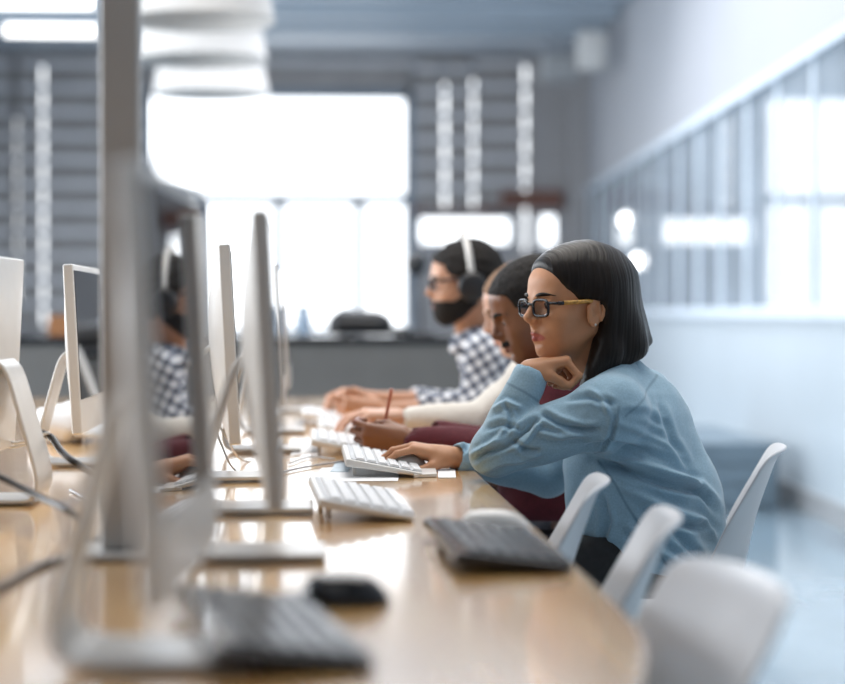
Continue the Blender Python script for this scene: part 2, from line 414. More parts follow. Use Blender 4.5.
def head_sdf(F, T, female=True, detail=True):
    E = lambda c, r, k=.012, op='u', R=None: F.ell(T(*c), r, T.R if R is None else R, k, op)
    C = lambda a, b, ra, rb, k=.01, op='u': F.cap(T(*a), T(*b), ra, rb, k, op)
    j = 0 if female else 1
    E((-.016,0,.037), (.097,.074+.002*j,.084), .01)
    E((-.03,0,.005), (.08,.066,.07), .02)
    E((.028,0,.02), (.066,.062,.07), .02)
    E((.032,0,-.03), (.056+.003*j,.053+.004*j,.070), .025)
    for s in (1, -1):
        C((-.004,s*.050,-.044), (.062,s*.016,-.084-.004*j), .015+.004*j, .014+.003*j, .03)
        E((.052,s*.038,-.022), (.027,.022,.022), .02)      # cheekbone
        E((.056,s*.027,-.05), (.022,.02,.025), .02)
        C((.074,s*.040,.026), (.087,s*.012,.022), .008+.002*j, .009+.003*j, .012)   # brow
        E((.094,s*.032,.008), (.015,.019,.0125), .014, 'x')    # socket
        E((.0705,s*.032,.006), (.0152,.0165,.0148), .005)      # lids
        E((.0905,s*.0325,.0045), (.011,.0125,.0046), .002, 'x')   # opening
        E((.0945,s*.0110,-.0195), (.0095,.0065,.0060), .006)    # nostril wing
        E((.100,s*.0060,-.0275), (.004,.0025,.0025), .002, 'x')
    C((.066,0,-.085), (.074,0,-.082), .017+.002*j, .014+.002*j, .02)     # chin
    E((.062,0,.052), (.024,.045,.03), .02)                   # forehead
    C((.085,0,.022), (.100,0,-.003), .0064, .0070, .008)      # nose bridge
    C((.100,0,-.003), (.1090,0,-.0150), .0070, .0088, .006)
    C((.102,0,-.0225), (.091,0,-.036), .006, .0075, .009)
    E((.076,0,-.053), (.018,.029,.022), .012)                # muzzle
    # lips
    for s in (1, -1):
        C((.0970,s*.004,-.0480), (.0800,s*.0225,-.0545), .0050, .0018, .003)
        C((.0950,s*.000,-.0592), (.0800,s*.0205,-.0555), .0062, .0018, .003)
        C((.1010,s*.0,-.0538), (.0840,s*.0225,-.0548), .0010, .0008, .0015, 'x')
    E((.092,0,-.0705), (.005,.014,.004), .006, 'x')
    # ears
    for s in (1, -1):
        y = s*.074
        pts = [];
        for a in range(-40, 250, 24):
            an = math.radians(a); pts.append(T(-.002-.0145*math.cos(an)*1.0-.005*math.sin(an), y+s*(.0055+.0045*math.cos(an)), -.012+.0255*math.sin(an)))
        if detail:
            F.chain(pts, [.0036]*len(pts), .002)
            E((-.002,y+s*.003,-.011), (.0155,.0048,.0265), .003)
            C((.011,y,-.002), (.009,y+s*.003,-.018), .004, .004, .004)
            C((-.006,y+s*.0085,.004), (-.008,y+s*.008,-.018), .0028, .0028, .003)
            E((.003,y+s*.009,-.011), (.006,.0055,.009), .003, 'x')
            E((.003,y+s*.003,-.034), (.0080,.0045,.008), .004)
        else:
            E((-.002,y+s*.004,-.011), (.017,.008,.028), .004)
    return
def hand_sdf(F, H, curls, s=.92, thumb=None, k=.006):
    """H: frame at the wrist, x to the fingers, y to the thumb, z out of the back of the hand"""
    C = lambda a, b, ra, rb, kk=k: F.cap(H(*[q*s for q in a]), H(*[q*s for q in b]), ra*s, rb*s, kk)
    K = [(.088,.027,0), (.093,.008,.003), (.088,-.012,.001), (.077,-.031,-.004)]
    Lh = [(.043,.026,.021), (.048,.030,.022), (.044,.028,.021), (.034,.021,.018)]
    for i, kn in enumerate(K):
        C((.004, kn[1]*.55, 0), kn, .0165, .0115, .012)
    C((.0,0.006,-.004), (.065,.0,-.008), .018, .016, .012)
    for i, kn in enumerate(K):
        p = np.array(kn, float); ang = 0; sp = (1.5-i)*.06
        for q in range(3):
            ang += math.radians(curls[i][q]); d = np.array([math.cos(ang), sp*math.cos(ang), -math.sin(ang)]); d /= np.linalg.norm(d)
            e = p+d*Lh[i][q]; r0 = (.0098, .0086, .0078)[q]*(1 if i < 3 else .88); r1 = (.0086, .0078, .0066)[q]*(1 if i < 3 else .88)
            C(p, e, r0, r1, .003); p = e
    th = thumb or [(.012,.020,-.008), (.042,.043,-.020), (.070,.052,-.028), (.092,.050,-.034)]
    F.cap(H(*[q*s for q in th[0]]), H(*[q*s for q in th[1]]), .0175*s, .0135*s, .014)
    C(th[1], th[2], .0125, .0105, .004); C(th[2], th[3], .0105, .0080, .003)
def join_surf(parts):
    Vs, Fs, n = [], [], 0
    for V, F in parts: Vs.append(V); Fs.append(F+n); n += len(V)
    return np.concatenate(Vs), np.concatenate(Fs)
def bounds(pts, pad):
    a = np.array([list(p) for p in pts], float); return a.min(0)-pad, a.max(0)+pad
def skin_mat(name, col, lip, rough=.42):
    m = mat(name, col, rough, sss=.12, noise=(55, .05), bump=(420, .12, .0006)); tinted(m, [('lips', lip)]); return m
def fold(V, N, pts, Y, wid, amp, side=-1):
    """press a crease (amp < 0) or raise a ridge along a line on the side that faces -Y"""
    q = np.array([[P(x, y, Y).x, P(x, y, Y).z] for x, y in pts]); best = np.full(len(V), 9.0); X = V[:, [0, 2]]; tt = np.zeros(len(V))
    L = len(q)-1
    for i in range(L):
        e = q[i+1]-q[i]; t = np.clip(((X-q[i])@e)/(e@e), 0, 1); d = np.linalg.norm(X-q[i]-t[:, None]*e, axis=1)
        m = d < best; best = np.where(m, d, best); tt = np.where(m, (i+t)/L, tt)
    fade = np.clip(np.sin(np.clip(tt, .02, .98)*PI)*2.0, 0, 1); face = np.clip(-N[:, 1]*1.6+.1, 0, 1)
    g = np.exp(-(best/wid)**2)-.55*np.exp(-((best-wid*1.9)/(wid*1.1))**2)
    return V+N*(amp*g*fade*face)[:, None]
def person(spec):
    S = spec; J = {k: np.array(v, float) for k, v in S['J'].items()}; base = np.array([J['pelvis'][0], J['pelvis'][1], 0.0])
    root = empty('person', base, 0, S['label'], 'person')
    T = S['head']; fem = S.get('female', False); det = S.get('detail', False); hh = .0018 if det else .003; kk = S.get('r', 1.0)
    sk = S['skin']
    # ---- skin: head, neck and upper chest / arms and hands, one mesh
    lo, hi = bounds([T(.13,.1,.14), T(-.13,-.1,-.13), T(.13,-.1,-.13), T(-.13,.1,.14), J['neck']], .05)
    F = Field(lo, hi, hh); head_sdf(F, T, fem, det)
    nr = S.get('neck_r', .050)
    F.cap(T(-.028,0,-.04), J['neck'], nr, nr*1.05, .02); F.cap(T(-.05,0,-.01), J['neck'], nr*.9, nr, .02)
    F.cap(T(.012,0,-.075), J['neck']+T.v(.02,0,-.01), .026, .035, .03)
    if S.get('neck_cut') is not None: F.cut_plane(J['neck']+np.array([0,0,-.03]), (0, 0, -1))
    V1, F1 = F.surf(); V1 = laplace(V1, F1, 1, .4)
    parts = [(V1, F1)]
    for sd in ('L', 'R'):
        e, w_ = J['el'+sd], J['wr'+sd]; H = S['hand'+sd]
        lo, hi = bounds([e, w_, H[0](.2,0,0), H[0](.0,.08,-.05), H[0](.1,-.05,.03), H[0](.08,.08,-.09), w_], .055)
        F = Field(lo, hi, .0022 if det else .0032); F.cap(e, w_, .034*kk, .0215*kk, .01); hand_sdf(F, H[0], H[1], S.get('hand_s', .92), H[2] if len(H) > 2 else None)
        F.cap(w_, H[0](.01,0,0), .0215*kk, .017*kk, .012)
        F.cap(w_, H[0](.03,.004,0), .019*kk, .016*kk, .012)
        parts.append(F.surf())
    lo, hi = bounds([J[k] for k in ('neck','chest','pelvis','shL','shR','elL','elR')], .13); F = Field(lo, hi, .008)
    F.cap(J['neck']+np.array([0,0,.02]), J['chest'], .045, .08, .04); F.cap(J['chest'], J['pelvis'], .085, .09, .04); F.cap(J['shL'], J['shR'], .04, .04, .04)
    for sd in ('L', 'R'): F.cap(J['sh'+sd], J['el'+sd], .04*kk, .034*kk, .02)
    parts.append(F.surf())
    V, Fc = join_surf(parts); L = T.loc(V)
    lip = np.exp(-(np.maximum(np.abs(L[:,1])/.0235, 0))**6)*(L[:,0] > .078)*np.clip(1-np.abs(L[:,2]+.0538+.004*(np.abs(L[:,1])/.024))/(.0110*(1-.55*(np.abs(L[:,1])/.0245)**2).clip(.05)), 0, 1)
    lip = np.clip(lip*3.2, 0, 1)
    me = np_mesh('body', V, Fc, base, {'lips': lip*(1 if fem else .6)}); link('body', me, sk, root)
    def child(name, V, F, m, attrs=None): return link(name, np_mesh(name, V, F, base, attrs), m, root)
    def mbc(name, mb, m, parent=None, bevel=0):
        mb.v = [tuple(np.array(v)-base) for v in mb.v]; return mb.build(name, m, root, True, bevel)
    # ---- eyes
    for s_ in (1, -1):
        c = T(.0725, s_*.032, .0055); mb = MB(); g = T.R@np.array([.80, -.10*s_+.35*0, -.22]); g = np.array(S.get('gaze', T.v(1, 0, -.25))); g /= np.linalg.norm(g)
        ff = Frame(c, g, np.cross([0, 0, 1], g), np.cross(g, np.cross([0, 0, 1], g)))
        n, mr = 20, 14; vs = []; fs = []; col = []
        for i in range(mr+1):
            a = PI*.75*i/mr
            for k in range(n): b = 2*PI*k/n; vs.append(ff(.0124*math.cos(a), .0124*math.sin(a)*math.cos(b), .0124*math.sin(a)*math.sin(b)))
        for i in range(mr):
            for k in range(n): fs.append((i*n+k, i*n+(k+1)%n, (i+1)*n+(k+1)%n, (i+1)*n+k))
        mb.add(vs, fs); eye = mbc('eye', mb, M['eye'])
        eye.data.materials.append(M['iris'])
        for pi_, p_ in enumerate(eye.data.polygons):
            if pi_ < n*4: p_.material_index = 1
        if det:
            mb = MB(); pts = [T(.0868-.009*(t**2)-.001, s_*(.0325)+s_*.0125*t*1.05, .0052+.0050*(1-t*t)) for t in np.linspace(-1, 1, 9)]
            mb.tube(pts, [.0006,.0010,.0013,.0015,.0015,.0015,.0015,.0014,.0008], 6); mbc('eyelashes', mb, M['lash'])
    # ---- eyebrows
    for s_ in (1, -1):
        mb = MB(); ts = np.linspace(0, 1, 9)
        pts = [T(.0965-.002*(1-t)-.024*t**2.1, s_*(.013+.040*t), .0265+.0050*math.sin(t*2.6)-.004*t) for t in ts]
        
        w_ = .0034 if fem else .0045
        mb.tube(pts, [w_*(.7+.5*math.sin(PI*min(t*1.1, 1)))*(1-.75*t**3) for t in ts], 8); mbc('eyebrow', mb, S['hairmat'])
    # ---- hair
    if 'hair' in S: S['hair'](T, child)
    # ---- shirt
    shr = S.get('shirt_r', {}); g = lambda k, d: shr.get(k, d)
    lo, hi = bounds([J[k] for k in J if k not in ('kneeL','kneeR','ankL','ankR')], .19)
    F = Field(lo, hi, .0031 if det else .007)
    ch, pe = J['chest'], J['pelvis']; lat = J['shL']-J['shR']; lat /= np.linalg.norm(lat)
    for s_ in (1, -1):
        F.cap(ch+lat*s_*g('cw', .07), pe+lat*s_*g('pw', .06)+np.array([0,0,-.02]), g('chest', .105), g('pelvis', .125), .05)
    F.cap(J['shL'], J['shR'], g('sh', .062), g('sh', .062), .05)
    for s_, sd in ((1, 'L'), (-1, 'R')): F.cap(J['neck']+lat*s_*.02+np.array([0,0,-.012]), J['sh'+sd], g('trap', .045), g('sh', .062), .03)
    F.cap(J['neck']+np.array([0,0,-.03]), ch, .06, .10, .05)
    for b in S.get('extra', []): F.cap(b[0], b[1], b[2], b[3], b[4])
    for sd in ('L', 'R'):
        a, e, w_ = J['sh'+sd], J['el'+sd], J['wr'+sd]
        F.cap(a, e, g('arm', .060), g('elb', .050), g('ak', .03)); F.cap(e, e+(w_-e)*.93, g('elb', .050), g('cuff', .037), .012)
        F.cap(e+(w_-e)*.80, e+(w_-e)*.985, g('cuff', .037)+.0035, g('cuff', .037)+.002, .003)
    for c, n_ in S.get('cuts', []): F.cut_plane(c, n_, .006)
    # cuff openings
    for sd in ('L', 'R'):
        e, w_ = J['el'+sd], J['wr'+sd]; d = (w_-e)/np.linalg.norm(w_-e); F.cap(w_-d*.012, w_+d*.06, g('cuff', .037)-.009, g('cuff', .037), .002, 'x')
    F.cap(J['neck']+S.get('neckhole', np.array([0,0,0])), T(-.02,0,-.03), g('neckhole', .052), .07, .004, 'x')
    F.noise(S.get('crumple', .0035), [(70, .7), (130, .35), (30, .6)], S.get('seed', 3))
    V, Fc = F.surf(); V = laplace(V, Fc, 3, .5)
    if 'folds' in S:
        N = vnormals(V, Fc)
        for pts, Yd, wid, amp in S['folds']: V = fold(V, N, pts, Yd, wid, amp)
        V = laplace(V, Fc, 1, .3)
    attrs = {}
    if 'seams' in S:
        sm = np.zeros(len(V)); N = vnormals(V, Fc)
        for pts, Yd in S['seams']:
            q = np.array([[P(x, y, Yd).x, P(x, y, Yd).z] for x, y in pts])
            for i in range(len(q)-1):
                e = q[i+1]-q[i]; t = np.clip(((V[:, [0,2]]-q[i])@e)/(e@e), 0, 1); d = np.linalg.norm(V[:, [0,2]]-q[i]-t[:, None]*e, axis=1)
                sm = np.maximum(sm, (N[:,1] < .2)*np.clip(1.6-d/.0022, 0, 1))
        attrs['seam'] = sm
    child(S.get('shirt_name', 'shirt'), V, Fc, S['shirt'], attrs)
    # collar
    if S.get('collar'):
        cc = S['collar']; Fr = cc['frame']; n = 40; vs = []; fs = []
        rings = [(1.0, 0.0), (1.02, .024), (1.10, .034), (1.27, .020), (1.36, -.006), (1.30, -.008), (1.16, .018), (1.06, .022), (.96, .0)]
        for (rr, z) in rings:
            for k in range(n):
                a = 2*PI*k/n; fr = .5+.5*math.cos(a)       # a = 0: front
                vs.append(Fr(cc['r']*rr*math.cos(a)*(1+.10*fr*(rr > 1.2)), cc['r']*rr*math.sin(a)*.95, z*(1-.25*fr)-.018*fr*(rr > 1.2)-.01*fr))
        R_ = len(rings)
        for i in range(R_):
            for k in range(n):
                if k in (0, n-1): continue
                fs.append((i*n+k, i*n+(k+1)%n, ((i+1)%R_)*n+(k+1)%n, ((i+1)%R_)*n+k))
        fs.append(tuple(i*n+1 for i in range(R_))); fs.append(tuple(i*n+n-1 for i in range(R_))[::-1])
        mb = MB(); mb.add(vs, fs); o = mbc('collar', mb, S['shirt'])
    # ---- trousers and shoes
    lo, hi = bounds([J[k] for k in ('pelvis','kneeL','kneeR','ankL','ankR')], .17); F = Field(lo, hi, .008)
    hp = {sd: pe+lat*s_*S.get('hipw', .085)+np.array([0,0,-.01]) for s_, sd in ((1, 'L'), (-1, 'R'))}
    F.cap(hp['L'], hp['R'], S.get('hipr', .095), S.get('hipr', .095), .05)
    for sd in ('L', 'R'):
        F.cap(hp[sd], J['knee'+sd], .080, .060, .03); F.cap(J['knee'+sd], J['ank'+sd], .058, .045, .02)
    F.cut_plane((0, 0, pe[2]+.03), (0, 0, 1)); F.noise(.003, [(60, 1)], 5)
    V, Fc = F.surf(); V = laplace(V, Fc, 1); child('trousers', V, Fc, S['pants'])
    for sd in ('L', 'R'):
        a = J['ank'+sd]; F = Field(a+np.array([-.24,-.07,-a[2]-.002]), a+np.array([.08,.07,.06]), .006); z0 = .035
        F.cap((a[0]+.02, a[1], z0), (a[0]-.14, a[1]-.005, z0-.003), .036, .032, .02); F.cap((a[0]+.005, a[1], .05), (a[0], a[1], a[2]+.02), .038, .040, .02); F.cut_plane((0, 0, .004), (0, 0, -1))
        V, Fc = F.surf(); child('shoe', V, Fc, M['shoe'])
    return root, T, base
# people's materials
M['eye'] = mat('eye_white', (0.72, 0.70, 0.68), 0.1, noise=(90, .03)); M['iris'] = mat('iris_brown', (0.035, 0.016, 0.008), 0.08, noise=(300, .3))
M['lash'] = mat('eyelash', (0.012, 0.009, 0.008), 0.6, noise=(300, .1)); M['shoe'] = mat('shoe_leather', (0.03, 0.028, 0.03), 0.4, noise=(30, .2))
def hair_mat(name, col, rough=.42, fine=1.0, sv=230, al=9, strength=.4):
    m = mat(name, col, rough); nt = m.node_tree; b = nt.nodes['Principled BSDF']; b.inputs['Specular IOR Level'].default_value = .2
    a = nt.nodes.new('ShaderNodeAttribute'); a.attribute_name = 'strand'
    mp = nt.nodes.new('ShaderNodeMapping'); mp.inputs['Scale'].default_value = (sv, al, 1.0); nt.links.new(a.outputs['Vector'], mp.inputs[0])
    n = nt.nodes.new('ShaderNodeTexNoise'); n.inputs['Scale'].default_value = 1.0; n.inputs['Detail'].default_value = 4; nt.links.new(mp.outputs[0], n.inputs['Vector'])
    bp = nt.nodes.new('ShaderNodeBump'); bp.inputs['Strength'].default_value = strength; bp.inputs['Distance'].default_value = .004
    nt.links.new(n.outputs['Fac'], bp.inputs['Height']); nt.links.new(bp.outputs[0], b.inputs['Normal'])
    r = nt.nodes.new('ShaderNodeMapRange'); r.inputs['From Min'].default_value = .3; r.inputs['From Max'].default_value = .75; r.inputs['To Min'].default_value = .6; r.inputs['To Max'].default_value = 1.9
    v = nt.nodes.new('ShaderNodeVectorMath'); v.operation = 'SCALE'; v.inputs[0].default_value = col
    nt.links.new(n.outputs['Fac'], r.inputs[0]); nt.links.new(r.outputs[0], v.inputs['Scale']); nt.links.new(v.outputs[0], b.inputs['Base Color'])
    return m
M['hair_long'] = hair_mat('hair_dark_brown', (0.010, 0.0072, 0.006), .36)
M['hair_black'] = hair_mat('hair_black_short', (0.012, 0.010, 0.009), .7, sv=160, al=160, strength=.8)
M['hair_lightbrown'] = hair_mat('hair_light_brown', (0.16, 0.09, 0.05), .6, sv=160, al=60)
M['denim'] = mat('chambray_blue', (0.265, 0.415, 0.525), 0.8, noise=(260, .13), bump=(700, .25, .0008), sheen=.25); tinted(M['denim'], [('seam', (0.16, 0.27, 0.36))])
M['maroon'] = mat('maroon_knit', (0.095, 0.008, 0.016), 0.85, noise=(120, .2), bump=(300, .5, .002), sheen=.05)
M['cream'] = mat('cream_knit', (0.72, 0.68, 0.62), 0.85, noise=(90, .05), bump=(200, .4, .002), sheen=.2)
M['trouser'] = mat('trousers_black', (0.012, 0.012, 0.014), 0.75, noise=(80, .3)); M['trouser_navy'] = mat('trousers_navy', (0.02, 0.026, 0.05), 0.75, noise=(80, .2))
def plaid():
    m = mat('plaid_shirt', (0.62, 0.63, 0.66), 0.8); nt = m.node_tree; b = nt.nodes['Principled BSDF']
    tc = nt.nodes.new('ShaderNodeTexCoord'); sx = nt.nodes.new('ShaderNodeSeparateXYZ'); mp = nt.nodes.new('ShaderNodeMapping'); mp.inputs['Rotation'].default_value = (0, .55, 0)
    nt.links.new(tc.outputs['Object'], mp.inputs[0]); nt.links.new(mp.outputs[0], sx.inputs[0])
    outs = []
    for ax in (0, 2):
        q = nt.nodes.new('ShaderNodeMath'); q.operation = 'PINGPONG'; q.inputs[1].default_value = .0155
        nt.links.new(sx.outputs[ax], q.inputs[0]); g = nt.nodes.new('ShaderNodeMath'); g.operation = 'GREATER_THAN'; g.inputs[1].default_value = .0095
        nt.links.new(q.outputs[0], g.inputs[0]); outs.append(g)
    s = nt.nodes.new('ShaderNodeMath'); s.operation = 'ADD'; nt.links.new(outs[0].outputs[0], s.inputs[0]); nt.links.new(outs[1].outputs[0], s.inputs[1])
    h = nt.nodes.new('ShaderNodeMath'); h.operation = 'MULTIPLY'; h.inputs[1].default_value = .5; nt.links.new(s.outputs[0], h.inputs[0])
    cr = nt.nodes.new('ShaderNodeValToRGB'); cr.color_ramp.elements[0].color = (0.66, 0.67, 0.70, 1); cr.color_ramp.elements[1].color = (0.02, 0.025, 0.045, 1)
    e = cr.color_ramp.elements.new(.5); e.color = (0.16, 0.18, 0.24, 1)
    nt.links.new(h.outputs[0], cr.inputs[0]); nt.links.new(cr.outputs[0], b.inputs['Base Color']); return m
M['plaid'] = plaid()
def strand_attr(T, V):
    L = T.loc(V); az = np.arctan2(L[:,1], -(L[:,0]-.03)); top = np.clip((L[:,2]-.09)/.03, 0, 1)
    return np.stack([L[:,0]*1.0+L[:,2]*.10+np.abs(L[:,1])*.25*top, L[:,2]+.3*np.abs(L[:,1]), L[:,1]*0], 1)
def hair_short(poly, off=.008, amp=.002, name='hair', m='hair_black', h=.003, back=-.03):
    def fn(T, child):
        lo, hi = bounds([T(.13,.1,.15), T(-.14,-.1,-.12), T(.13,-.1,-.12), T(-.14,.1,.15)], .03); F = Field(lo, hi, h)
        F.ell(T(-.016,0,.037), (.097+off, .076+off*.8, .084+off), T.R, .01); F.ell(T(-.03,0,.005), (.08+off, .068+off*.6, .07+off), T.R, .02)
        if name == 'hair': F.ell(T(.02,0,.045), (.066+off*.6, .062+off*.5, .06+off*.4), T.R, .02)
        def cut(Q):
            L = (Q-T.o.astype(np.float32))@T.R.astype(np.float32); return poly_sdf(L[...,0], L[...,2], poly)
        F.comb(cut, F.lo, [a[-1] for a in F.ax], .004, 'x'); F.noise(amp, [(180, .6), (320, .5)], 9)
        V, Fc = F.surf(); child(name, V, Fc, M[m], {'strand': T.loc(V)})
    return fn
def beard(T, child, poly=None, off=.006, wide=None):
    lo, hi = bounds([T(.13,.1,.15), T(-.13,-.1,-.13), T(.13,-.1,-.13), T(-.13,.1,.15)], .03); F = Field(lo, hi, .003); head_sdf(F, T, False, False); F.f -= off
    poly = poly or [(-.012,.02),(.004,.02),(.012,-.03),(.045,-.048),(.086,-.042),(.11,-.040),(.11,-.049),(.098,-.051),(.096,-.064),(.12,-.066),(.12,-.13),(-.03,-.13),(-.03,-.06)]
    def cut(Q):
        L = (Q-T.o.astype(np.float32))@T.R.astype(np.float32); q = poly_sdf(L[...,0], L[...,2], poly); return -(q if wide is None else np.maximum(q, np.abs(L[...,1])-wide))
    F.comb(cut, F.lo, [a[-1] for a in F.ax], .003, 'x'); V, Fc = F.surf(); child('beard', V, Fc, M['hair_black'], {'strand': T.loc(V)})
def glasses(T, label, frame_m, temple_m=None, y=.002, x=.1015, hw=.0225, hh=.0165, th=.0030):
    root = empty('eyeglasses', T.o, 0, label, 'glasses'); o = T.o
    def pts_lens(s_):
        out = []
        for k in range(28):
            a = 2*PI*k/28; ca, sa = math.cos(a), math.sin(a); e = .55
            yy = hw*math.copysign(abs(ca)**e, ca); zz = hh*math.copysign(abs(sa)**e, sa)*(1 if sa > 0 else .95)
            out.append(T(x-.16*(abs(s_*.0335+yy*1.0)-.0335)-.004-.10*(0-zz)*0-.0, s_*.0335+yy, y+zz))
        return out
    mb = MB()
    for s_ in (1, -1):
        p = pts_lens(s_); mb.tube(p+p[:2], th, 8, cap=False)
        mb.tube([T(x-.0085, s_*.056, y+.010), T(x-.016, s_*.0665, y+.009), T(x-.024, s_*.070, y+.0085)], [.0028, .0032, .003], 8)
    mb.tube([T(x-.001, -.0115, y+.006), T(x+.002, 0, y+.009), T(x-.001, .0115, y+.006)], th, 8)
    mb.v = [tuple(np.array(v)-o) for v in mb.v]; mb.build('frame', frame_m, root, True)
    for s_ in (1, -1):
        p = pts_lens(s_); n = len(p); c = sum(p)/n; f = T.v(.0006, 0, 0)
        vs = [q+f-o for q in p]+[q-f-o for q in p]; mb = MB().add(vs, [tuple(range(n)), tuple(range(n, 2*n))[::-1]]+[(k, (k+1)%n, n+(k+1)%n, n+k) for k in range(n)])
        mb.build('lens', M['lens'], root, False)
        mb = MB(); mb.tube([T(x-.022, s_*.070, y+.0085)-o, T(.068, s_*.0730, y+.0085)-o], [.0040, .0042], 8); a_ = mb.build('temple', frame_m, root, True)
        mb = MB(); mb.tube([T(.068, s_*.0730, y+.0085)-o, T(.012, s_*.0765, y+.008)-o, T(-.006, s_*.078, y+.006)-o, T(-.02, s_*.078, y-.002)-o], [.0044, .0042, .003, .002], 8); mb.build('temple_tip', temple_m or frame_m, a_, True)
    return root
M['lens'] = mat('lens_glass', (1, 1, 1), 0.0, trans=1.0, ior=1.12, coat=.6, coatr=.02, noise=(5, .0))
M['specs_black'] = mat('spectacle_acetate', (0.01, 0.011, 0.016), 0.12, noise=(80, .2)); M['specs_wood'] = mat('spectacle_amber', (0.48, 0.26, 0.06), 0.25, noise=(160, .5))
def pw(px, py, Y): return np.array(P(px, py, Y))
# ---------------- the woman in the denim shirt
TW = Frame(pw(574, 306, 4.0), None, yaw=204, pitch=4, roll=0)
def woman_hair(T, child):
    lo, hi = bounds([T(.12,.13,.17), T(-.2,-.13,-.24), T(.12,-.13,-.24), T(-.2,.13,.17)], .02); F = Field(lo, hi, .0022)
    F.ell(T(-.026,0,.040), (.110,.084,.092), T.R, .01)
    F.ell(T(.026,0,.060), (.060,.064,.055), T.R, .02)
    for s in (1, -1):
        F.cap(T(-.045,s*.036,.03), T(-.085,s*.052,-.085), .058, .046, .03)
        F.cap(T(-.030,s*.058,.02), T(-.030,s*.066,-.09), .028, .024, .03)
        F.cap(T(-.030,s*.066,-.09), T(.026,s*.060,-.165), .026, .018, .02)
    F.cap(T(-.080,0,.035), T(-.134,0,-.085), .062, .042, .03)
    F.cap(T(-.080,.02,-.05), T(-.05,.03,-.13), .05, .045, .03)
    poly = [(.3,.096),(.085,.094),(.078,.078),(.071,.058),(.058,.037),(.042,.017),(.026,.004),(.010,.010),(-.010,.008),(-.016,-.01),(-.014,-.04),(-.004,-.07),(.008,-.10),(.024,-.14),(.044,-.19),(.06,-.25),(.3,-.25)]
    def cut(Q):
        L = (Q-T.o.astype(np.float32))@T.R.astype(np.float32); return poly_sdf(L[...,0], L[...,2], poly)
    F.comb(cut, F.lo, [a[-1] for a in F.ax], .014, 'x')
    F.cut_plane(T(-.14,0,-.098), T.v(-.38, 0, -1), .004)
    V, Fc = F.surf(); V = laplace(V, Fc, 1, .4); N = vnormals(V, Fc); st = strand_attr(T, V)
    r = np.random.RandomState(2); g = np.zeros(len(V))
    for k in range(7): g += np.sin(st[:,0]*(120+90*k)+r.rand()*6+2*np.sin(st[:,1]*(9+3*k)+k))/(1+k*.5)
    V = V+N*(g*.00028)[:, None]
    child('hair', V, Fc, M['hair_long'], {'strand': st})
def curl(a, b, c, n=4, d=0): return [(a+d*i, b+d*i*.5, c) for i in range(n)]
Hl = Frame(pw(527, 370, 3.92), (1, .10, .20), (0.1, -1, .1), (-.1, 0, 1))
wrR = pw(462, 459, 4.17)
Hr = Frame(pw(449, 456.5, 4.16), (-1, 0, .26), (0, -1, -.12), (0, 0, 1))
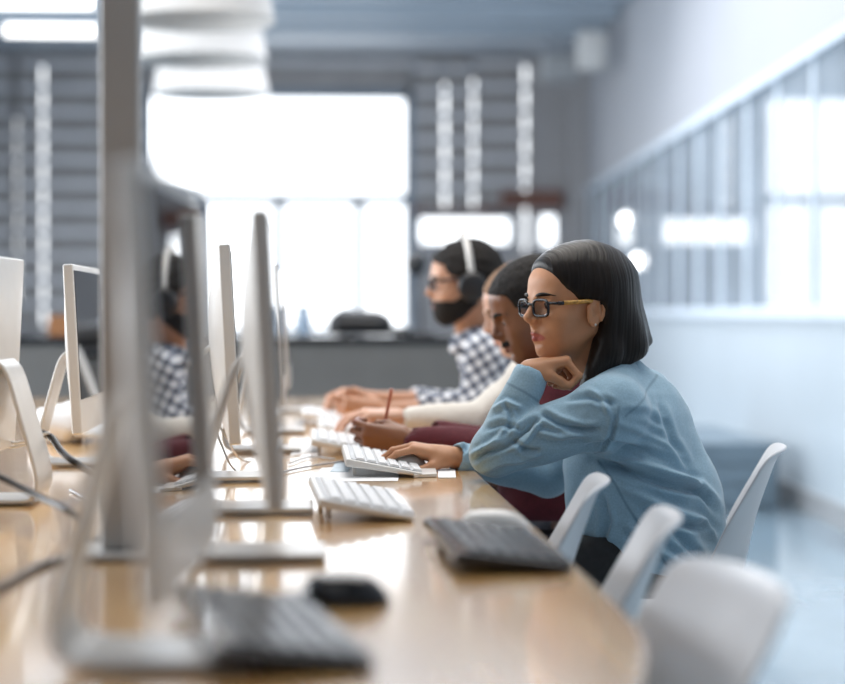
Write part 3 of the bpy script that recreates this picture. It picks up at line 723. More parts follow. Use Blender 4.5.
W = dict(label='woman in a light blue denim shirt and dark glasses resting her chin on her hand', female=True, detail=True, head=TW,
    skin=skin_mat('skin_tan', (0.50, 0.24, 0.122), (0.40, 0.105, 0.085), .50), hairmat=M['hair_long'], hair=woman_hair, shirt=M['denim'], pants=M['trouser'], neck_r=.044, r=.95, hand_s=.86,
    gaze=(-1, -.05, -.22),
    J=dict(neck=pw(616, 372, 4.02), chest=pw(630, 430, 4.03), pelvis=pw(662, 545, 4.02), shL=pw(611, 412, 3.87), shR=pw(640, 400, 4.20), elL=pw(494, 452, 3.90), elR=pw(548, 474, 4.28),
        wrL=pw(529, 377, 3.915), wrR=wrR, kneeL=pw(480, 590, 3.90), kneeR=pw(480, 590, 4.12), ankL=pw(500, 800, 3.90), ankR=pw(490, 800, 4.12)),
    handL=(Hl, [(62, 80, 45), (66, 80, 45), (70, 80, 45), (74, 80, 45)], [(.012,.018,-.010), (.042,.028,-.024), (.064,.026,-.040), (.084,.022,-.056)]),
    handR=(Hr, [(28, 26, 16), (26, 28, 16), (28, 28, 18), (30, 28, 18)], [(.012,.020,-.008), (.036,.040,-.026), (.058,.048,-.040), (.080,.046,-.050)]),
    shirt_r=dict(chest=.100, pelvis=.108, sh=.058, arm=.062, elb=.049, cuff=.033, trap=.042, ak=.035, neckhole=.048, cw=.055, pw=.068),
    extra=[(pw(612, 470, 4.02), pw(618, 525, 4.02), .095, .105, .06), (pw(650, 415, 4.03), pw(680, 495, 4.03), .058, .070, .06), (pw(680, 495, 4.03), pw(692, 550, 4.03), .070, .068, .06)],
    cuts=[(pw(590, 552, 3.9), (-.30, 0, -1))], crumple=.0028, seed=3, hipw=.06, hipr=.085,
    collar=dict(frame=Frame(pw(613, 381, 4.01), (-.88, -.42, -.45), (.42, -.9, 0), (-.40, -.05, 1)), r=.052),
    folds=[([(468, 466), (485, 452), (505, 446), (517, 436), (530, 424), (545, 414)], 3.86, .0055, -.014),
           ([(471, 456), (488, 446), (500, 436), (506, 428)], 3.86, .005, .008),
           ([(478, 474), (500, 462), (520, 460), (545, 450)], 3.86, .007, .007),
           ([(484, 430), (500, 423), (518, 428), (524, 420)], 3.88, .005, -.006),
           ([(490, 412), (506, 402), (522, 408)], 3.88, .005, .006),
           ([(512, 440), (524, 449), (540, 450)], 3.86, .005, -.008),
           ([(540, 412), (558, 423), (582, 430), (600, 428)], 3.83, .0055, -.012),
           ([(535, 432), (560, 437), (590, 432)], 3.83, .006, .009),
           ([(503, 400), (510, 415), (508, 432)], 3.88, .004, -.005),
           ([(594, 458), (620, 468), (660, 482), (700, 492), (724, 516)], 3.92, .008, -.018),
           ([(596, 452), (640, 462), (680, 476), (705, 488)], 3.92, .007, .014),
           ([(610, 480), (650, 500), (700, 520), (722, 545)], 3.92, .009, .012),
           ([(640, 500), (670, 530), (700, 560)], 3.92, .008, -.010),
           ([(604, 420), (625, 425), (655, 440), (690, 462)], 3.92, .007, .005),
           ([(612, 410), (640, 412), (668, 428)], 3.92, .007, -.005),
           ([(620, 520), (650, 545), (690, 570)], 3.92, .008, .010),
           ([(560, 400), (590, 396), (612, 404)], 3.85, .006, -.007), ([(575, 445), (600, 440), (640, 448), (672, 462)], 3.92, .006, -.009), ([(585, 388), (600, 400), (604, 415)], 3.86, .005, .006),
           ([(655, 400), (668, 440), (690, 470)], 3.95, .007, -.006), ([(630, 505), (665, 520), (712, 528)], 3.92, .007, -.010), ([(600, 490), (606, 520), (600, 545)], 3.92, .006, -.008), ([(540, 420), (528, 438), (512, 452)], 3.85, .004, .007),
           ([(612, 411), (609, 434), (598, 455)], 3.84, .004, -.006)],
    seams=[([(614, 405), (612, 420), (607, 440), (598, 454)], 3.86), ([(664, 375), (640, 392), (614, 412)], 3.95), ([(597, 460), (612, 482), (624, 505), (640, 530), (660, 560)], 3.92),
           ([(507, 383), (524, 392), (538, 401)], 3.9)])
person(W)
glasses(TW, 'black framed eyeglasses with amber temples worn by the woman in denim', M['specs_black'], M['specs_wood'])
ec = TW(.003, .0815, -.037); mb = MB(); mb.lathe([(.0001,-.0026),(.0018,-.0018),(.0026,0),(.0018,.0018),(.0001,.0026)], 14); e_ = mb.build('earring', M['white_pl'], None, True, loc=ec); tag(e_, 'small pearl stud earring in the ear of the woman in denim', 'earring')
# ---------------- the three men beyond her
def arm_frames(wr, tip, side=-1, up=(0,0,1)):
    d = np.array(tip)-np.array(wr); return Frame(wr, d, (0, -1 if side < 0 else 1, 0), up)
TM = Frame(pw(534, 311, 4.66), None, yaw=186, pitch=24)
poly2 = [(.3,.085),(.088,.085),(.076,.072),(.058,.066),(.050,.030),(.030,.020),(.024,.006),(.002,.014),(-.012,.012),(-.024,.0),(-.028,-.04),(-.04,-.07),(-.09,-.085),(-.15,-.09),(-.15,-.3),(.3,-.3)]
def must(T, child):
    beard(T, child, [(.080,-.036),(.12,-.036),(.12,-.0475),(.080,-.052)], .0025, .024)
def hair2(T, child): hair_short(poly2)(T, child); must(T, child)
wL2 = pw(413, 441, 4.58); 
person(dict(label='man in a maroon sweater looking down and holding a pencil', head=TM, skin=skin_mat('skin_brown', (0.235, 0.097, 0.046), (0.26, 0.09, 0.075), .4), hairmat=M['hair_black'], hair=hair2, shirt=M['maroon'], shirt_name='sweater', pants=M['trouser_navy'],
    r=1.0, hand_s=.95, gaze=(-.8, 0, -.6),
    J=dict(neck=pw(566, 352, 4.72), chest=pw(582, 425, 4.72), pelvis=pw(590, 540, 4.75), shL=pw(560, 392, 4.54), shR=pw(570, 385, 4.89), elL=pw(520, 452, 4.48), elR=pw(525, 450, 4.90), wrL=wL2, wrR=pw(440, 436, 4.84),
        kneeL=pw(455, 565, 4.62), kneeR=pw(455, 565, 4.9), ankL=pw(470, 740, 4.62), ankR=pw(470, 740, 4.9)),
    handL=(Frame(pw(404, 440, 4.58), (-1, 0, .05), (0, -.2, 1), (0, -1, -.2)), [(45, 60, 40), (50, 65, 40), (56, 65, 40), (60, 65, 40)], [(.012,.016,-.012), (.040,.030,-.024), (.062,.026,-.040), (.078,.016,-.050)]),
    handR=(Frame(pw(428, 436, 4.82), (-1, -.1, .0), (0, -1, 0), (0, 0, 1)), [(20, 20, 15), (20, 22, 15), (20, 24, 15), (20, 24, 15)]),
    shirt_r=dict(chest=.115, pelvis=.115, sh=.064, arm=.062, elb=.050, cuff=.036, neckhole=.052), cuts=[((0, 0, .60), (0, 0, -1))], crumple=.005, extra=[(pw(520, 425, 4.66), pw(540, 500, 4.66), .05, .10, .08)], seed=5,
    collar=dict(frame=Frame(pw(562, 362, 4.71), (-1, 0, -.5), (0, -1, 0), (-.5, 0, 1)), r=.052)))
T3 = Frame(pw(523, 310, 5.22), None, yaw=182, pitch=20)
w3 = pw(408, 420, 5.08)
person(dict(label='person in a cream sweater mostly hidden behind the man in maroon', head=T3, skin=skin_mat('skin_pale', (0.60, 0.36, 0.26), (0.5, 0.22, 0.18), .45), hairmat=M['hair_lightbrown'], hair=hair_short(poly2, m='hair_lightbrown', off=.009), shirt=M['cream'], shirt_name='sweater', pants=M['trouser'],
    r=1.0, hand_s=.92, gaze=(-.8, 0, -.6),
    J=dict(neck=pw(545, 350, 5.25), chest=pw(560, 410, 5.25), pelvis=pw(580, 520, 5.3), shL=pw(535, 378, 5.10), shR=pw(545, 376, 5.44), elL=pw(478, 420, 5.10), elR=pw(500, 425, 5.5), wrL=w3, wrR=pw(430, 420, 5.45),
        kneeL=pw(440, 530, 5.15), kneeR=pw(440, 530, 5.4), ankL=pw(450, 690, 5.15), ankR=pw(450, 690, 5.4)),
    handL=(Frame(pw(398, 417, 5.08), (-1, 0, .12), (0, 1, 0), (0, 0, 1)), [(20, 26, 16), (22, 28, 16), (24, 28, 18), (26, 28, 18)]),
    handR=(Frame(pw(420, 418, 5.43), (-1, -.1, .0), (0, -1, 0), (0, 0, 1)), [(20, 20, 15), (20, 22, 15), (20, 24, 15), (20, 24, 15)]),
    shirt_r=dict(chest=.11, pelvis=.115, sh=.060, arm=.058, elb=.047, cuff=.034, neckhole=.052), cuts=[((0, 0, .60), (0, 0, -1))], crumple=.004, seed=6,
    collar=dict(frame=Frame(pw(541, 357, 5.24), (-1, 0, -.5), (0, -1, 0), (-.5, 0, 1)), r=.052)))
T1 = Frame(pw(464, 284, 5.9), None, yaw=184, pitch=6)
poly1 = [(.3,.082),(.086,.082),(.078,.070),(.060,.060),(.050,.030),(.024,.020),(.018,-.02),(.002,-.02),(-.012,.012),(-.024,.0),(-.028,-.04),(-.04,-.07),(-.09,-.085),(-.15,-.09),(-.15,-.3),(.3,-.3)]
def hair1(T, child): hair_short(poly1, off=.014, amp=.004)(T, child); beard(T, child, None, .006)
w1 = pw(428, 407, 5.75)
person(dict(label='bearded man in a black and white checked shirt with headphones and glasses', head=T1, skin=skin_mat('skin_olive', (0.50, 0.26, 0.16), (0.4, 0.14, 0.12), .45), hairmat=M['hair_black'], hair=hair1, shirt=M['plaid'], pants=M['trouser_navy'],
    r=1.0, hand_s=.98, gaze=(-1, 0, -.2), neck_r=.056,
    J=dict(neck=pw(478, 334, 5.95), chest=pw(500, 385, 5.95), pelvis=pw(515, 495, 6.0), shL=pw(487, 358, 5.76), shR=pw(487, 352, 6.16), elL=pw(474, 406, 5.70), elR=pw(476, 408, 6.22), wrL=w1, wrR=pw(415, 399, 6.15),
        kneeL=pw(410, 500, 5.85), kneeR=pw(410, 500, 6.1), ankL=pw(420, 640, 5.85), ankR=pw(420, 640, 6.1)),
    handL=(Frame(pw(378, 411, 5.73), (-1, 0, .05), (0, -.2, 1), (0, -1, -.1)), [(40, 55, 40), (45, 60, 40), (50, 60, 40), (54, 60, 40)]),
    handR=(Frame(pw(372, 399, 6.12), (-1, 0, .25), (0, -1, 0), (0, 0, 1)), [(30, 50, 30), (35, 50, 30), (38, 50, 30), (42, 50, 30)]),
    shirt_r=dict(chest=.115, pelvis=.12, sh=.064, arm=.060, elb=.050, cuff=.036, neckhole=.058), cuts=[((0, 0, .58), (0, 0, -1))], crumple=.004, seed=7,
    collar=dict(frame=Frame(pw(474, 334, 5.94), (-1, 0, -.35), (0, -1, 0), (-.35, 0, 1)), r=.060)))
glasses(T1, 'dark framed glasses worn by the bearded man', M['specs_black'], None, th=.003, y=.008)
# headphones
hp_ = empty('headphones', T1.o, 0, 'black headphones with a silver band on the bearded man', 'headphones'); o_ = T1.o
mb = MB(); pts = [T1(-.012+.0*a, .092*math.cos(a), .02+.128*math.sin(a)) for a in np.linspace(0, PI, 21)]
for k in range(20):
    pass
mb.tube([p-o_ for p in pts], .010, 10); mb.build('headband', M['alu'], hp_, True)
for s in (1, -1):
    mb = MB(); mb.tube([T1(-.010, s*.078, -.010)-o_, T1(-.010, s*.092, -.010)-o_, T1(-.010, s*.108, -.010)-o_, T1(-.010, s*.112, -.010)-o_], [.040, .044, .042, .030], 28); mb.build('ear_cup', M['black'], hp_, True)
# ================================================================ the long table
tb = empty('long_table', (-.35, 5.0, 0), 0, 'long light oak table carrying the rows of computers', 'table')
TX, TL, TE = .352, -1.15, 7.75; TY = 5.0; TXo = -.35; ZT_ = .75
edge = [(TX, TE)]+[(TX, 2.30), (TX-.002, 2.12), (TX-.012, 1.98), (TX-.030, 1.88), (TX-.055, 1.77), (TX-.10, 1.62), (TX-.18, 1.42), (TX-.35, 1.22), (TX-.6, 1.12)]+[(TL+.1, 1.10), (TL, 1.2), (TL, TE)]
MB().prism([(a-TXo, b-TY) for a, b in edge][::-1], .032, lambda a, b, c: (a, b, ZT_-.032+c)).build('tabletop', M['wood'], tb, bevel=.006, seg=3)
for y in (1.7, 4.6, 7.4):
    for x in (-.95, .12):
        MB().box((x-.03-TXo, y-.03-TY, 0), (x+.03-TXo, y+.03-TY, ZT_-.032)).build('leg', M['greybox'], tb, bevel=.004)
    MB().box((-.92-TXo, y-.02-TY, ZT_-.09), (.09-TXo, y+.02-TY, ZT_-.033)).build('crossbar', M['greybox'], tb)
# ================================================================ chairs
def chair_proto(name='shell_chair'):
    root = empty(name, (0, 0, 0)); nu, nv = 17, 30
    # centre line of the shell, x forward
    cl = smooth_pts([(.215,0,.425),(.19,0,.448),(.10,0,.452),(-.04,0,.440),(-.13,0,.448),(-.178,0,.49),(-.200,0,.56),(-.222,0,.66),(-.250,0,.745),(-.268,0,.79),(-.288,0,.806)], 4)
    L = len(cl); vs = []; fs = []
    for i, c in enumerate(cl):
        t = i/(L-1)
        if t < .45: hw = .205+.015*math.sin(t/.45*PI)
        else:
            q = (t-.45)/.55; hw = .215-.020*q
            if q > .72: hw *= math.sqrt(max(1-((q-.72)/.30)**2*.62, .05))
        wrap = 0.018+.06*math.exp(-((t-.54)/.20)**2); lift = .035*math.exp(-((t-.25)/.25)**2)
        for k in range(nu):
            s = -1+2*k/(nu-1); a = abs(s)**2.0
            vs.append((c.x+wrap*a*(1 if t > .3 else t/.3), hw*s, c.z+lift*a-(.06*a if t > .97 else 0)*0))
    for i in range(L-1):
        for k in range(nu-1): fs.append((i*nu+k, i*nu+k+1, (i+1)*nu+k+1, (i+1)*nu+k))
    o = MB().add(vs, fs).build('seat_shell', M['chair'], root, True)
    so = o.modifiers.new('sol', 'SOLIDIFY'); so.thickness = .007; so.offset = 0
    sb = o.modifiers.new('sub', 'SUBSURF'); sb.levels = 1; sb.render_levels = 1
    for sx, sy in ((1,1),(1,-1),(-1,1),(-1,-1)):
        MB().tube([(sx*.10, sy*.10, .425), (sx*.20, sy*.21, .0)], [.011, .009], 12).build('leg', M['chair_leg'], root, True)
    mb = MB()
    for sy in (1, -1): mb.tube([(.115, sy*.115, .40), (-.115, sy*.115, .40)], .007, 8)
    mb.tube([(.1, .12, .4), (.1, -.12, .4)], .007, 8); mb.tube([(-.1, .12, .4), (-.1, -.12, .4)], .007, 8); mb.build('brace', M['chair_leg'], root, True)
    return root
ch0 = chair_proto(); first = [True]
def chair(x, y, deg, label):
    o = ch0 if first[0] else copy_tree(ch0); first[0] = False
    o.location = (x, y, 0); o.rotation_euler = (0, 0, math.radians(deg)); tag(o, label, 'chair', 'white shell chairs along the table'); return o
chair(.212, 3.30, 172, 'empty white shell chair just in front of the woman in denim, pushed under the table')
chair(.222, 2.72, 172, 'empty white shell chair in the middle of the three empty ones by the table edge')
chair(.192, 2.06, 186, 'nearest empty white shell chair, most blurred, at the near corner of the table')
chair(.694, 4.08, 166, 'white shell chair the woman in denim sits on, its tall back bare')
chair(.60, 4.74, 180, 'white shell chair under the man in maroon')
chair(.62, 5.32, 180, 'white shell chair under the person in the cream sweater')
chair(.66, 5.98, 180, 'white shell chair under the bearded man in the checked shirt')
# ================================================================ desktop computers (screen looks to +x)
def computer_proto(name, m_body):
    root = empty(name, (0, 0, 0)); W_, H0, H1 = .265, .085, .455
    def T(x, y, z, ti=math.radians(3.0)):      # tilt about the bottom edge
        zz_ = z-H0; return (x*math.cos(ti)-zz_*math.sin(ti), y, H0+zz_*math.cos(ti)+x*math.sin(ti))
    # housing: slab with a swelling back
    vs = []; fs = []; ny, nz = 14, 12
    def back(s, t): return -.022-.026*max(0, 1-abs(s)**2.2)*max(0, 1-abs(t)**2.2)
    grid = {}
    for i in range(ny+1):
        for k in range(nz+1):
            s, t = -1+2*i/ny, -1+2*k/nz; grid[i, k] = len(vs); vs.append(T(back(s, t), s*W_, (H0+H1)/2+t*(H1-H0)/2))
    for i in range(ny):
        for k in range(nz): fs.append((grid[i,k], grid[i,k+1], grid[i+1,k+1], grid[i+1,k]))
    border = [(i, 0) for i in range(ny)]+[(ny, k) for k in range(nz)]+[(i, nz) for i in range(ny, 0, -1)]+[(0, k) for k in range(nz, 0, -1)]
    fr = {}
    for b in border:
        s, t = -1+2*b[0]/ny, -1+2*b[1]/nz; fr[b] = len(vs); vs.append(T(0, s*W_, (H0+H1)/2+t*(H1-H0)/2))
    for q, b in enumerate(border): c = border[(q+1) % len(border)]; fs.append((grid[b], grid[c], fr[c], fr[b]))
    fs.append(tuple(fr[b] for b in border))
    MB().add(vs, fs).build('display_housing', m_body, root, bevel=.004)
    mb = MB(); v = [T(.0015, -W_+.012, H0+.075), T(.0015, W_-.012, H0+.075), T(.0015, W_-.012, H1-.014), T(.0015, -W_+.012, H1-.014)]; v2 = [T(-.002, -W_+.012, H0+.075), T(-.002, W_-.012, H0+.075), T(-.002, W_-.012, H1-.014), T(-.002, -W_+.012, H1-.014)]
    mb.add(v+v2, [(0,1,2,3),(7,6,5,4),(0,4,5,1),(1,5,6,2),(2,6,7,3),(3,7,4,0)]).build('screen', M['screen'], root)
    pr = smooth_pts([(-.055,.262,0),(-.075,.235,0),(-.100,.15,0),(-.122,.07,0),(-.126,.035,0),(-.115,.012,0),(-.09,.007,0),(-.03,.007,0),(.055,.007,0)], 5)
    MB().strip([(p.x, p.y) for p in pr], lambda a, b, c: (a, c, b), -.075, .075, .008).build('stand', m_body, root, bevel=.003)
    return root
ca0 = computer_proto('desktop_computer', M['alu']); cw0 = computer_proto('desktop_computer', M['white_pl']); used = set()
def computer(proto, x, y, deg, label, z=ZT_+.001):
    o = proto if proto.name not in used else copy_tree(proto); used.add(proto.name)
    o.location = (x, y, z); o.rotation_euler = (0, 0, math.radians(deg)); tag(o, label, 'computer', 'all-in-one computers on the table'); return o
computer(cw0, -.104, 1.90, -2.2, 'nearest and most blurred white computer, whose dark screen mirrors the people')
computer(ca0, -.030, 2.70, 0.5, 'large silver computer seen edge on, second from the near end of the middle row')
computer(cw0, -.045, 3.32, 0, 'white computer third from the near end of the middle row, mostly hidden')
computer(cw0, -.135, 3.95, 3, 'white computer seen edge on, across the table from the woman in denim')
computer(ca0, -.07, 4.75, 0, 'silver computer across the table from the man in maroon')
computer(ca0, -.06, 5.5, 0, 'silver computer across the table from the cream sweater')
computer(ca0, -.055, 6.6, 0, 'farthest silver computer of the middle row, near the end of the table')
computer(cw0, -.575, 3.50, 177, 'white computer turned away, showing its pale back and bent stand').scale = (.94,.94,.94)
computer(cw0, -.455, 4.35, -.5, 'white computer with a black screen on the far table side beyond the tied cable').scale = (.94,.94,.94)
# ================================================================ pole
pl = empty('service_pole', (-.25, 2.72, 0), 0, 'tall grey beige square pole rising from the table between the computers', 'pole')
MB().box((-.026, -.026, ZT_+.010), (.026, .026, ZC-.001)).build('pole', M['pole'], pl, bevel=.006)
MB().box((-.075, -.075, ZT_+.0005), (.075, .075, ZT_+.0105)).build('base_plate', M['pole'], pl, bevel=.004)
# ================================================================ keyboards, x across (front edge at +x for the people on the +x side), y along
def keyboard_proto(m_body, m_key, W_=.155, L=.43, foot=.022, each=True):
    root = empty('keyboard', (0, 0, 0)); ta = math.atan2(foot, W_)
    def T(x, y, z): return Vector(((x)*math.cos(ta)+z*math.sin(ta), y, -(x-W_/2)*math.sin(ta)+z*math.cos(ta)))
    mb = MB(); mb.prism([(-W_/2,.0),(W_/2,.0),(W_/2,.008),(-W_/2,.016)], L, lambda a, b, c: T(a, c-L/2, b)); mb.build('keyboard_body', m_body, root, bevel=.004, seg=3)
    for sy in (1, -1):
        mb = MB(); p = T(-W_/2+.02, sy*.15, 0); mb.box((-.004, -.012, -p.z), (.004, .012, .003), c=p); mb.build('foot', m_body, root, bevel=.001)
    top = lambda x: .012-.008*(x/W_)
    rows = 6; kp = .0232*(W_/.155); keys = MB(); protok = None
    for r_ in range(rows):
        x = -W_/2+.014+kp*(r_+.15); y = -L/2+.012
        while y < L/2-.02:
            wk = .019
            if r_ == rows-1 and abs(y+.03) < .06: wk = .11
            if y+wk > L/2-.008: break
            def kb(mb_, c=None):
                v = [T(x+a, y+b, top(x)+h) for a, b, h in ((.001,.0,.0),(kp-.003,.0,.0),(kp-.003,wk,.0),(.001,wk,.0),(.0025,.002,.0048),(kp-.0048,.002,.0048),(kp-.0048,wk-.002,.0048),(.0025,wk-.002,.0048))]
                return mb_.add(v, [(0,3,2,1),(4,5,6,7),(0,1,5,4),(1,2,6,5),(2,3,7,6),(3,0,4,7)])
            if each: kb(MB()).build('key', m_key, root)
            else: kb(keys)
            y += wk+.0042
    if not each: keys.build('keys', m_key, root)
    mb = MB(); mb.prism([(-W_/2+.010, top(-W_/2+.010)-.002), (W_/2-.012, top(W_/2-.012)-.002), (W_/2-.012, top(W_/2-.012)+.0012), (-W_/2+.010, top(-W_/2+.010)+.0012)], L-.018, lambda a, b, c: T(a, c-L/2+.009, b)); mb.build('key_bed', M['kb_groove'] if m_key == M['key_white'] else m_body, root)
    return root
kw = keyboard_proto(M['white_pl'], M['key_white']); kd = keyboard_proto(M['blackgloss'], M['key_dark'], .15, .43, .012); kws = keyboard_proto(M['white_pl'], M['key_white'], each=False)
ku = set()
def keyboard(proto, x, y, deg, label):
    o = proto if proto.name not in ku else copy_tree(proto); ku.add(proto.name); o.location = (x, y, ZT_+.002); o.rotation_euler = (0, 0, math.radians(deg))
    tag(o, label, 'keyboard', 'keyboards along the table'); return o
keyboard(kw, .152, 4.18, 0, 'white keyboard in front of the woman in denim')
keyboard(kw, .085, 3.34, 2, 'blurred white keyboard on the bare stretch of table nearer than the denim sleeve')
keyboard(kws, .085, 4.80, 0, 'white keyboard in front of the man in maroon')
keyboard(kws, .105, 5.38, 0, 'white keyboard in front of the cream sweater')
keyboard(kws, .06, 6.0, 0, 'white keyboard in front of the man in the checked shirt')
keyboard(kws, -.50, 5.2, 0, 'pale keyboard on the other side of the table beside the computer with the bent stand')
keyboard(kd, .252, 2.71, 2, 'dark keyboard near the table edge by the empty chairs')
keyboard(kd, -.045, 2.02, 9, 'nearest dark keyboard with the black mouse behind it')
# ================================================================ mice
def mouse(x, y, deg, m, label, L=.108, W_=.06, H=.034):
    root = empty('computer_mouse', (x, y, ZT_+.0008), math.radians(deg), label, 'mouse'); vs = []; fs = []; n, k = 28, 9
    for i in range(k+1):
        a = PI/2*i/k; r = math.cos(a)**.6 if i < k else 0.02; z = H*math.sin(a)
        for j in range(n):
            b = 2*PI*j/n; cx = math.copysign(abs(math.cos(b))**.8, math.cos(b)); cy = math.copysign(abs(math.sin(b))**.8, math.sin(b))
            vs.append((cx*L/2*r-.010*math.sin(a), cy*W_/2*r, .001+z))
    for i in range(k):
        for j in range(n): fs.append((i*n+j, i*n+(j+1)%n, (i+1)*n+(j+1)%n, (i+1)*n+j))
    fs.append(tuple(range(n))[::-1]); fs.append(tuple(k*n+j for j in range(n)))
    MB().add(vs, fs).build('mouse_body', m, root, True); MB().lathe([(.001,-.003),(.006,-.003),(.0065,0),(.006,.003),(.001,.003)], 16).build('scroll_wheel', M['greybox'], root, True, loc=(-L*.25, 0, H*.83)).rotation_euler = (PI/2, 0, 0)
    return root
p = PZ(347, 594, ZT_+.012); mouse(p.x, p.y, 8, M['blackgloss'], 'black computer mouse behind the nearest dark keyboard', .10, .065, .034)
p = PZ(497, 526, ZT_+.012); mouse(p.x, p.y, 0, M['white_pl'], 'white computer mouse on the table edge behind the dark keyboard')
p = P(405, 455, 4.17); mouse(p.x, 4.165, 0, M['alu'], 'pale grey computer mouse under the hand of the woman in denim', .10, .058, .034)
p = P(362, 428, 5.15); mouse(p.x, 5.1, 0, M['white_pl'], 'white computer mouse under the hand of the cream sweater')
# ================================================================ papers and cards by the woman's keyboard
def flat(name, pts, z, th, m, label, cat, bev=0):
    c = sum((PZ(a, b, z) for a, b in pts), Vector())/len(pts); q = [PZ(a, b, z)-c for a, b in pts]
    o = MB().prism([(v.x, v.y) for v in q], th, lambda a, b, h: (a, b, h)).build(name, m, None, loc=(c.x, c.y, z), bevel=bev); tag(o, label, cat); return o
flat('paper_sheet', [(322,468),(400,466),(398,481),(312,482)], .7506, .0006, M['paper'], 'printed sheet of paper under the keyboard of the woman in denim', 'paper')
flat('smartphone', [(415,464),(434,464),(437,477),(414,478)], .7505, .007, M['white_pl'], 'small white phone lying at the end of the white keyboard', 'phone', .001)
flat('note_card', [(438,469),(455,469),(456,478),(438,478)], .7504, .0012, M['paper'], 'blank white card between the phone and the denim elbow', 'card')
flat('leaflet', [(336,462),(352,462),(348,472),(330,472)], .7515, .0008, M['paperblue'], 'blue grey printed leaflet left of the white keyboard', 'paper')
flat('paper_sheet', [(300,440),(322,437),(318,452),(290,456)], .7506, .0006, M['paper'], 'white sheet of paper lying beside the keyboard of the man in maroon', 'paper')
# ================================================================ cables
def cable(pts, r, m, label, name='cable'):
    q = smooth_pts(pts, 8); c = q[0].copy(); mb = MB(); mb.tube([p-c for p in q], r, 8); o = mb.build(name, m, None, True, loc=c); tag(o, label, 'cable'); return o
tz = ZT_+.005
def tp(x, y, r=.004): v = PZ(x, y, ZT_+r); return v
cable([P(-30, 462, 3.1), P(0, 477, 3.1), P(40, 497, 3.05), P(70, 512, 2.95), tp(84, 528), tp(90, 545)], .0055, M['cable_b'], 'thick black cable sloping down to the table before the bent stand')
cable([P(40, 432, 3.62), P(52, 438, 3.6), P(62, 452, 3.55), P(80, 466, 3.5), tp(104, 478), tp(140, 486)], .0065, M['cable_b'], 'short black tied cable running from the bent stand')
cable([tp(-20, 597), tp(10, 582), tp(40, 566), tp(76, 552), tp(110, 534), tp(130, 526)], .005, M['cable_b'], 'blurred black cable on the table at the edge of the picture', 'cable')
cable([P(0, 438, 3.75), P(14, 443, 3.7), P(30, 440, 3.65), P(44, 434, 3.6), P(50, 433, 3.6)], .0028, M['cable_w'], 'thin pale cable tied to the bent stand')
cable([P(-4, 446, 3.75), P(14, 447, 3.7), P(36, 441, 3.65), P(50, 436, 3.6)], .0022, M['cable_w'], 'thinner pale cable below the one tied to the bent stand')
cable([tp(150, 500), tp(120, 507), tp(90, 500), tp(70, 490)], .0022, M['cable_g'], 'grey wire lying on the table behind the bent stand')
cable([P(225, 415, 3.95), P(217, 428, 3.9), P(222, 446, 3.9), tp(235, 470), tp(262, 476), tp(300, 468), tp(345, 461)], .0022, M['cable_g'], 'thin grey cable looping from the computer to the white keyboard of the woman')
cable([P(230, 400, 3.95), P(219, 420, 3.92), P(228, 440, 3.92), tp(245, 461), tp(290, 457)], .0022, M['cable_w'], 'thin white cable hanging behind the computer across from the woman')
cable([tp(290, 463), tp(310, 457), tp(335, 459)], .002, M['cable_g'], 'short grey cable lying beside the printed leaflet')
cable([tp(175, 642, .006), tp(110, 640, .006), tp(66, 628, .006), tp(58, 600, .006), tp(70, 560, .006), tp(88, 530, .006)], .006, M['cable_g'], 'very blurred grey cable curving round the foot of the nearest computer')
# ================================================================ counter at the back
CY = 9.5
cb = empty('counter', (-.6, CY, 0), 0, 'long counter with black top and grey front behind the table', 'counter')
cx0, cx1 = -3.4, .95; ztop = P(300, 344, CY).z
MB().box((cx0+.6, -.02, ztop), (cx1+.6, .72, ztop+.035)).build('countertop', M['counter_top'], cb, bevel=.004)
MB().box((cx0+.63, .0, .08), (cx1+.57, .68, ztop-.0005)).build('cabinet', M['counter_front'], cb); MB().box((cx0+.63, .05, 0), (cx1+.57, .66, .08)).build('plinth', M['black'], cb)
ct = ztop+.036
def cpos(px, dy=.2): v = P(px, 330, CY+dy); return (v.x, CY+dy, ct)
def item(name, label, cat, px, dy, prof, m, sc=(1,1)):
    o = MB().lathe(prof, 28, sc=sc).build(name, m, None, True, loc=cpos(px, dy)); tag(o, label, cat); return o
# a rounded black bag
F = Field((-.22, -.10, 0), (.22, .10, .17), .008); F.cap((-.10,0,.05), (.10,0,.05), .06, .06, .03); F.cap((-.08,0,.08), (.07,0,.075), .045, .045, .03); F.cut_plane((0,0,.003), (0,0,-1)); V, Fc = F.surf()
o = link('duffel_bag', np_mesh('bag', V, Fc, (0,0,0)), M['black'], None, True, cpos(360, .25)); tag(o, 'low rounded black bag lying on the black counter in front of the bright window', 'bag')
item('glass_jar', 'clear glass jar on the counter next to the black bag', 'jar', 346, .42, [(.03,0),(.038,.004),(.038,.10),(.03,.12),(.03,.135),(.026,.135),(.026,.12),(.033,.1),(.033,.01)], M['jar'] if 'jar' in M else M.setdefault('jar', mat('jar_glass', (.75,.85,.95), .03, trans=.8, ior=1.4, noise=(4,.02))))
item('glass_jar', 'glass jar on the counter at the computer end of the black bag', 'jar', 303, .30, [(.03,0),(.042,.004),(.042,.09),(.03,.12),(.03,.15),(.026,.15),(.026,.12),(.036,.09),(.036,.01)], M['jar'])
item('steel_bowl', 'wide low steel bowl on the counter beyond the raised hands', 'bowl', 400, .3, [(.03,0),(.04,.003),(.06,.03),(.065,.045),(.06,.045),(.05,.03),(.02,.008)], M['chair_leg'])
o = MB().box((-.08,-.06,0), (.08,.06,.10)).build('cardboard_box', M.setdefault('card', mat('cardboard_brown', (.30,.13,.05), .7, noise=(12,.1))), None, bevel=.004, loc=cpos(66, .25)); tag(o, 'small brown cardboard box on the dark counter behind the pale computer backs', 'box')
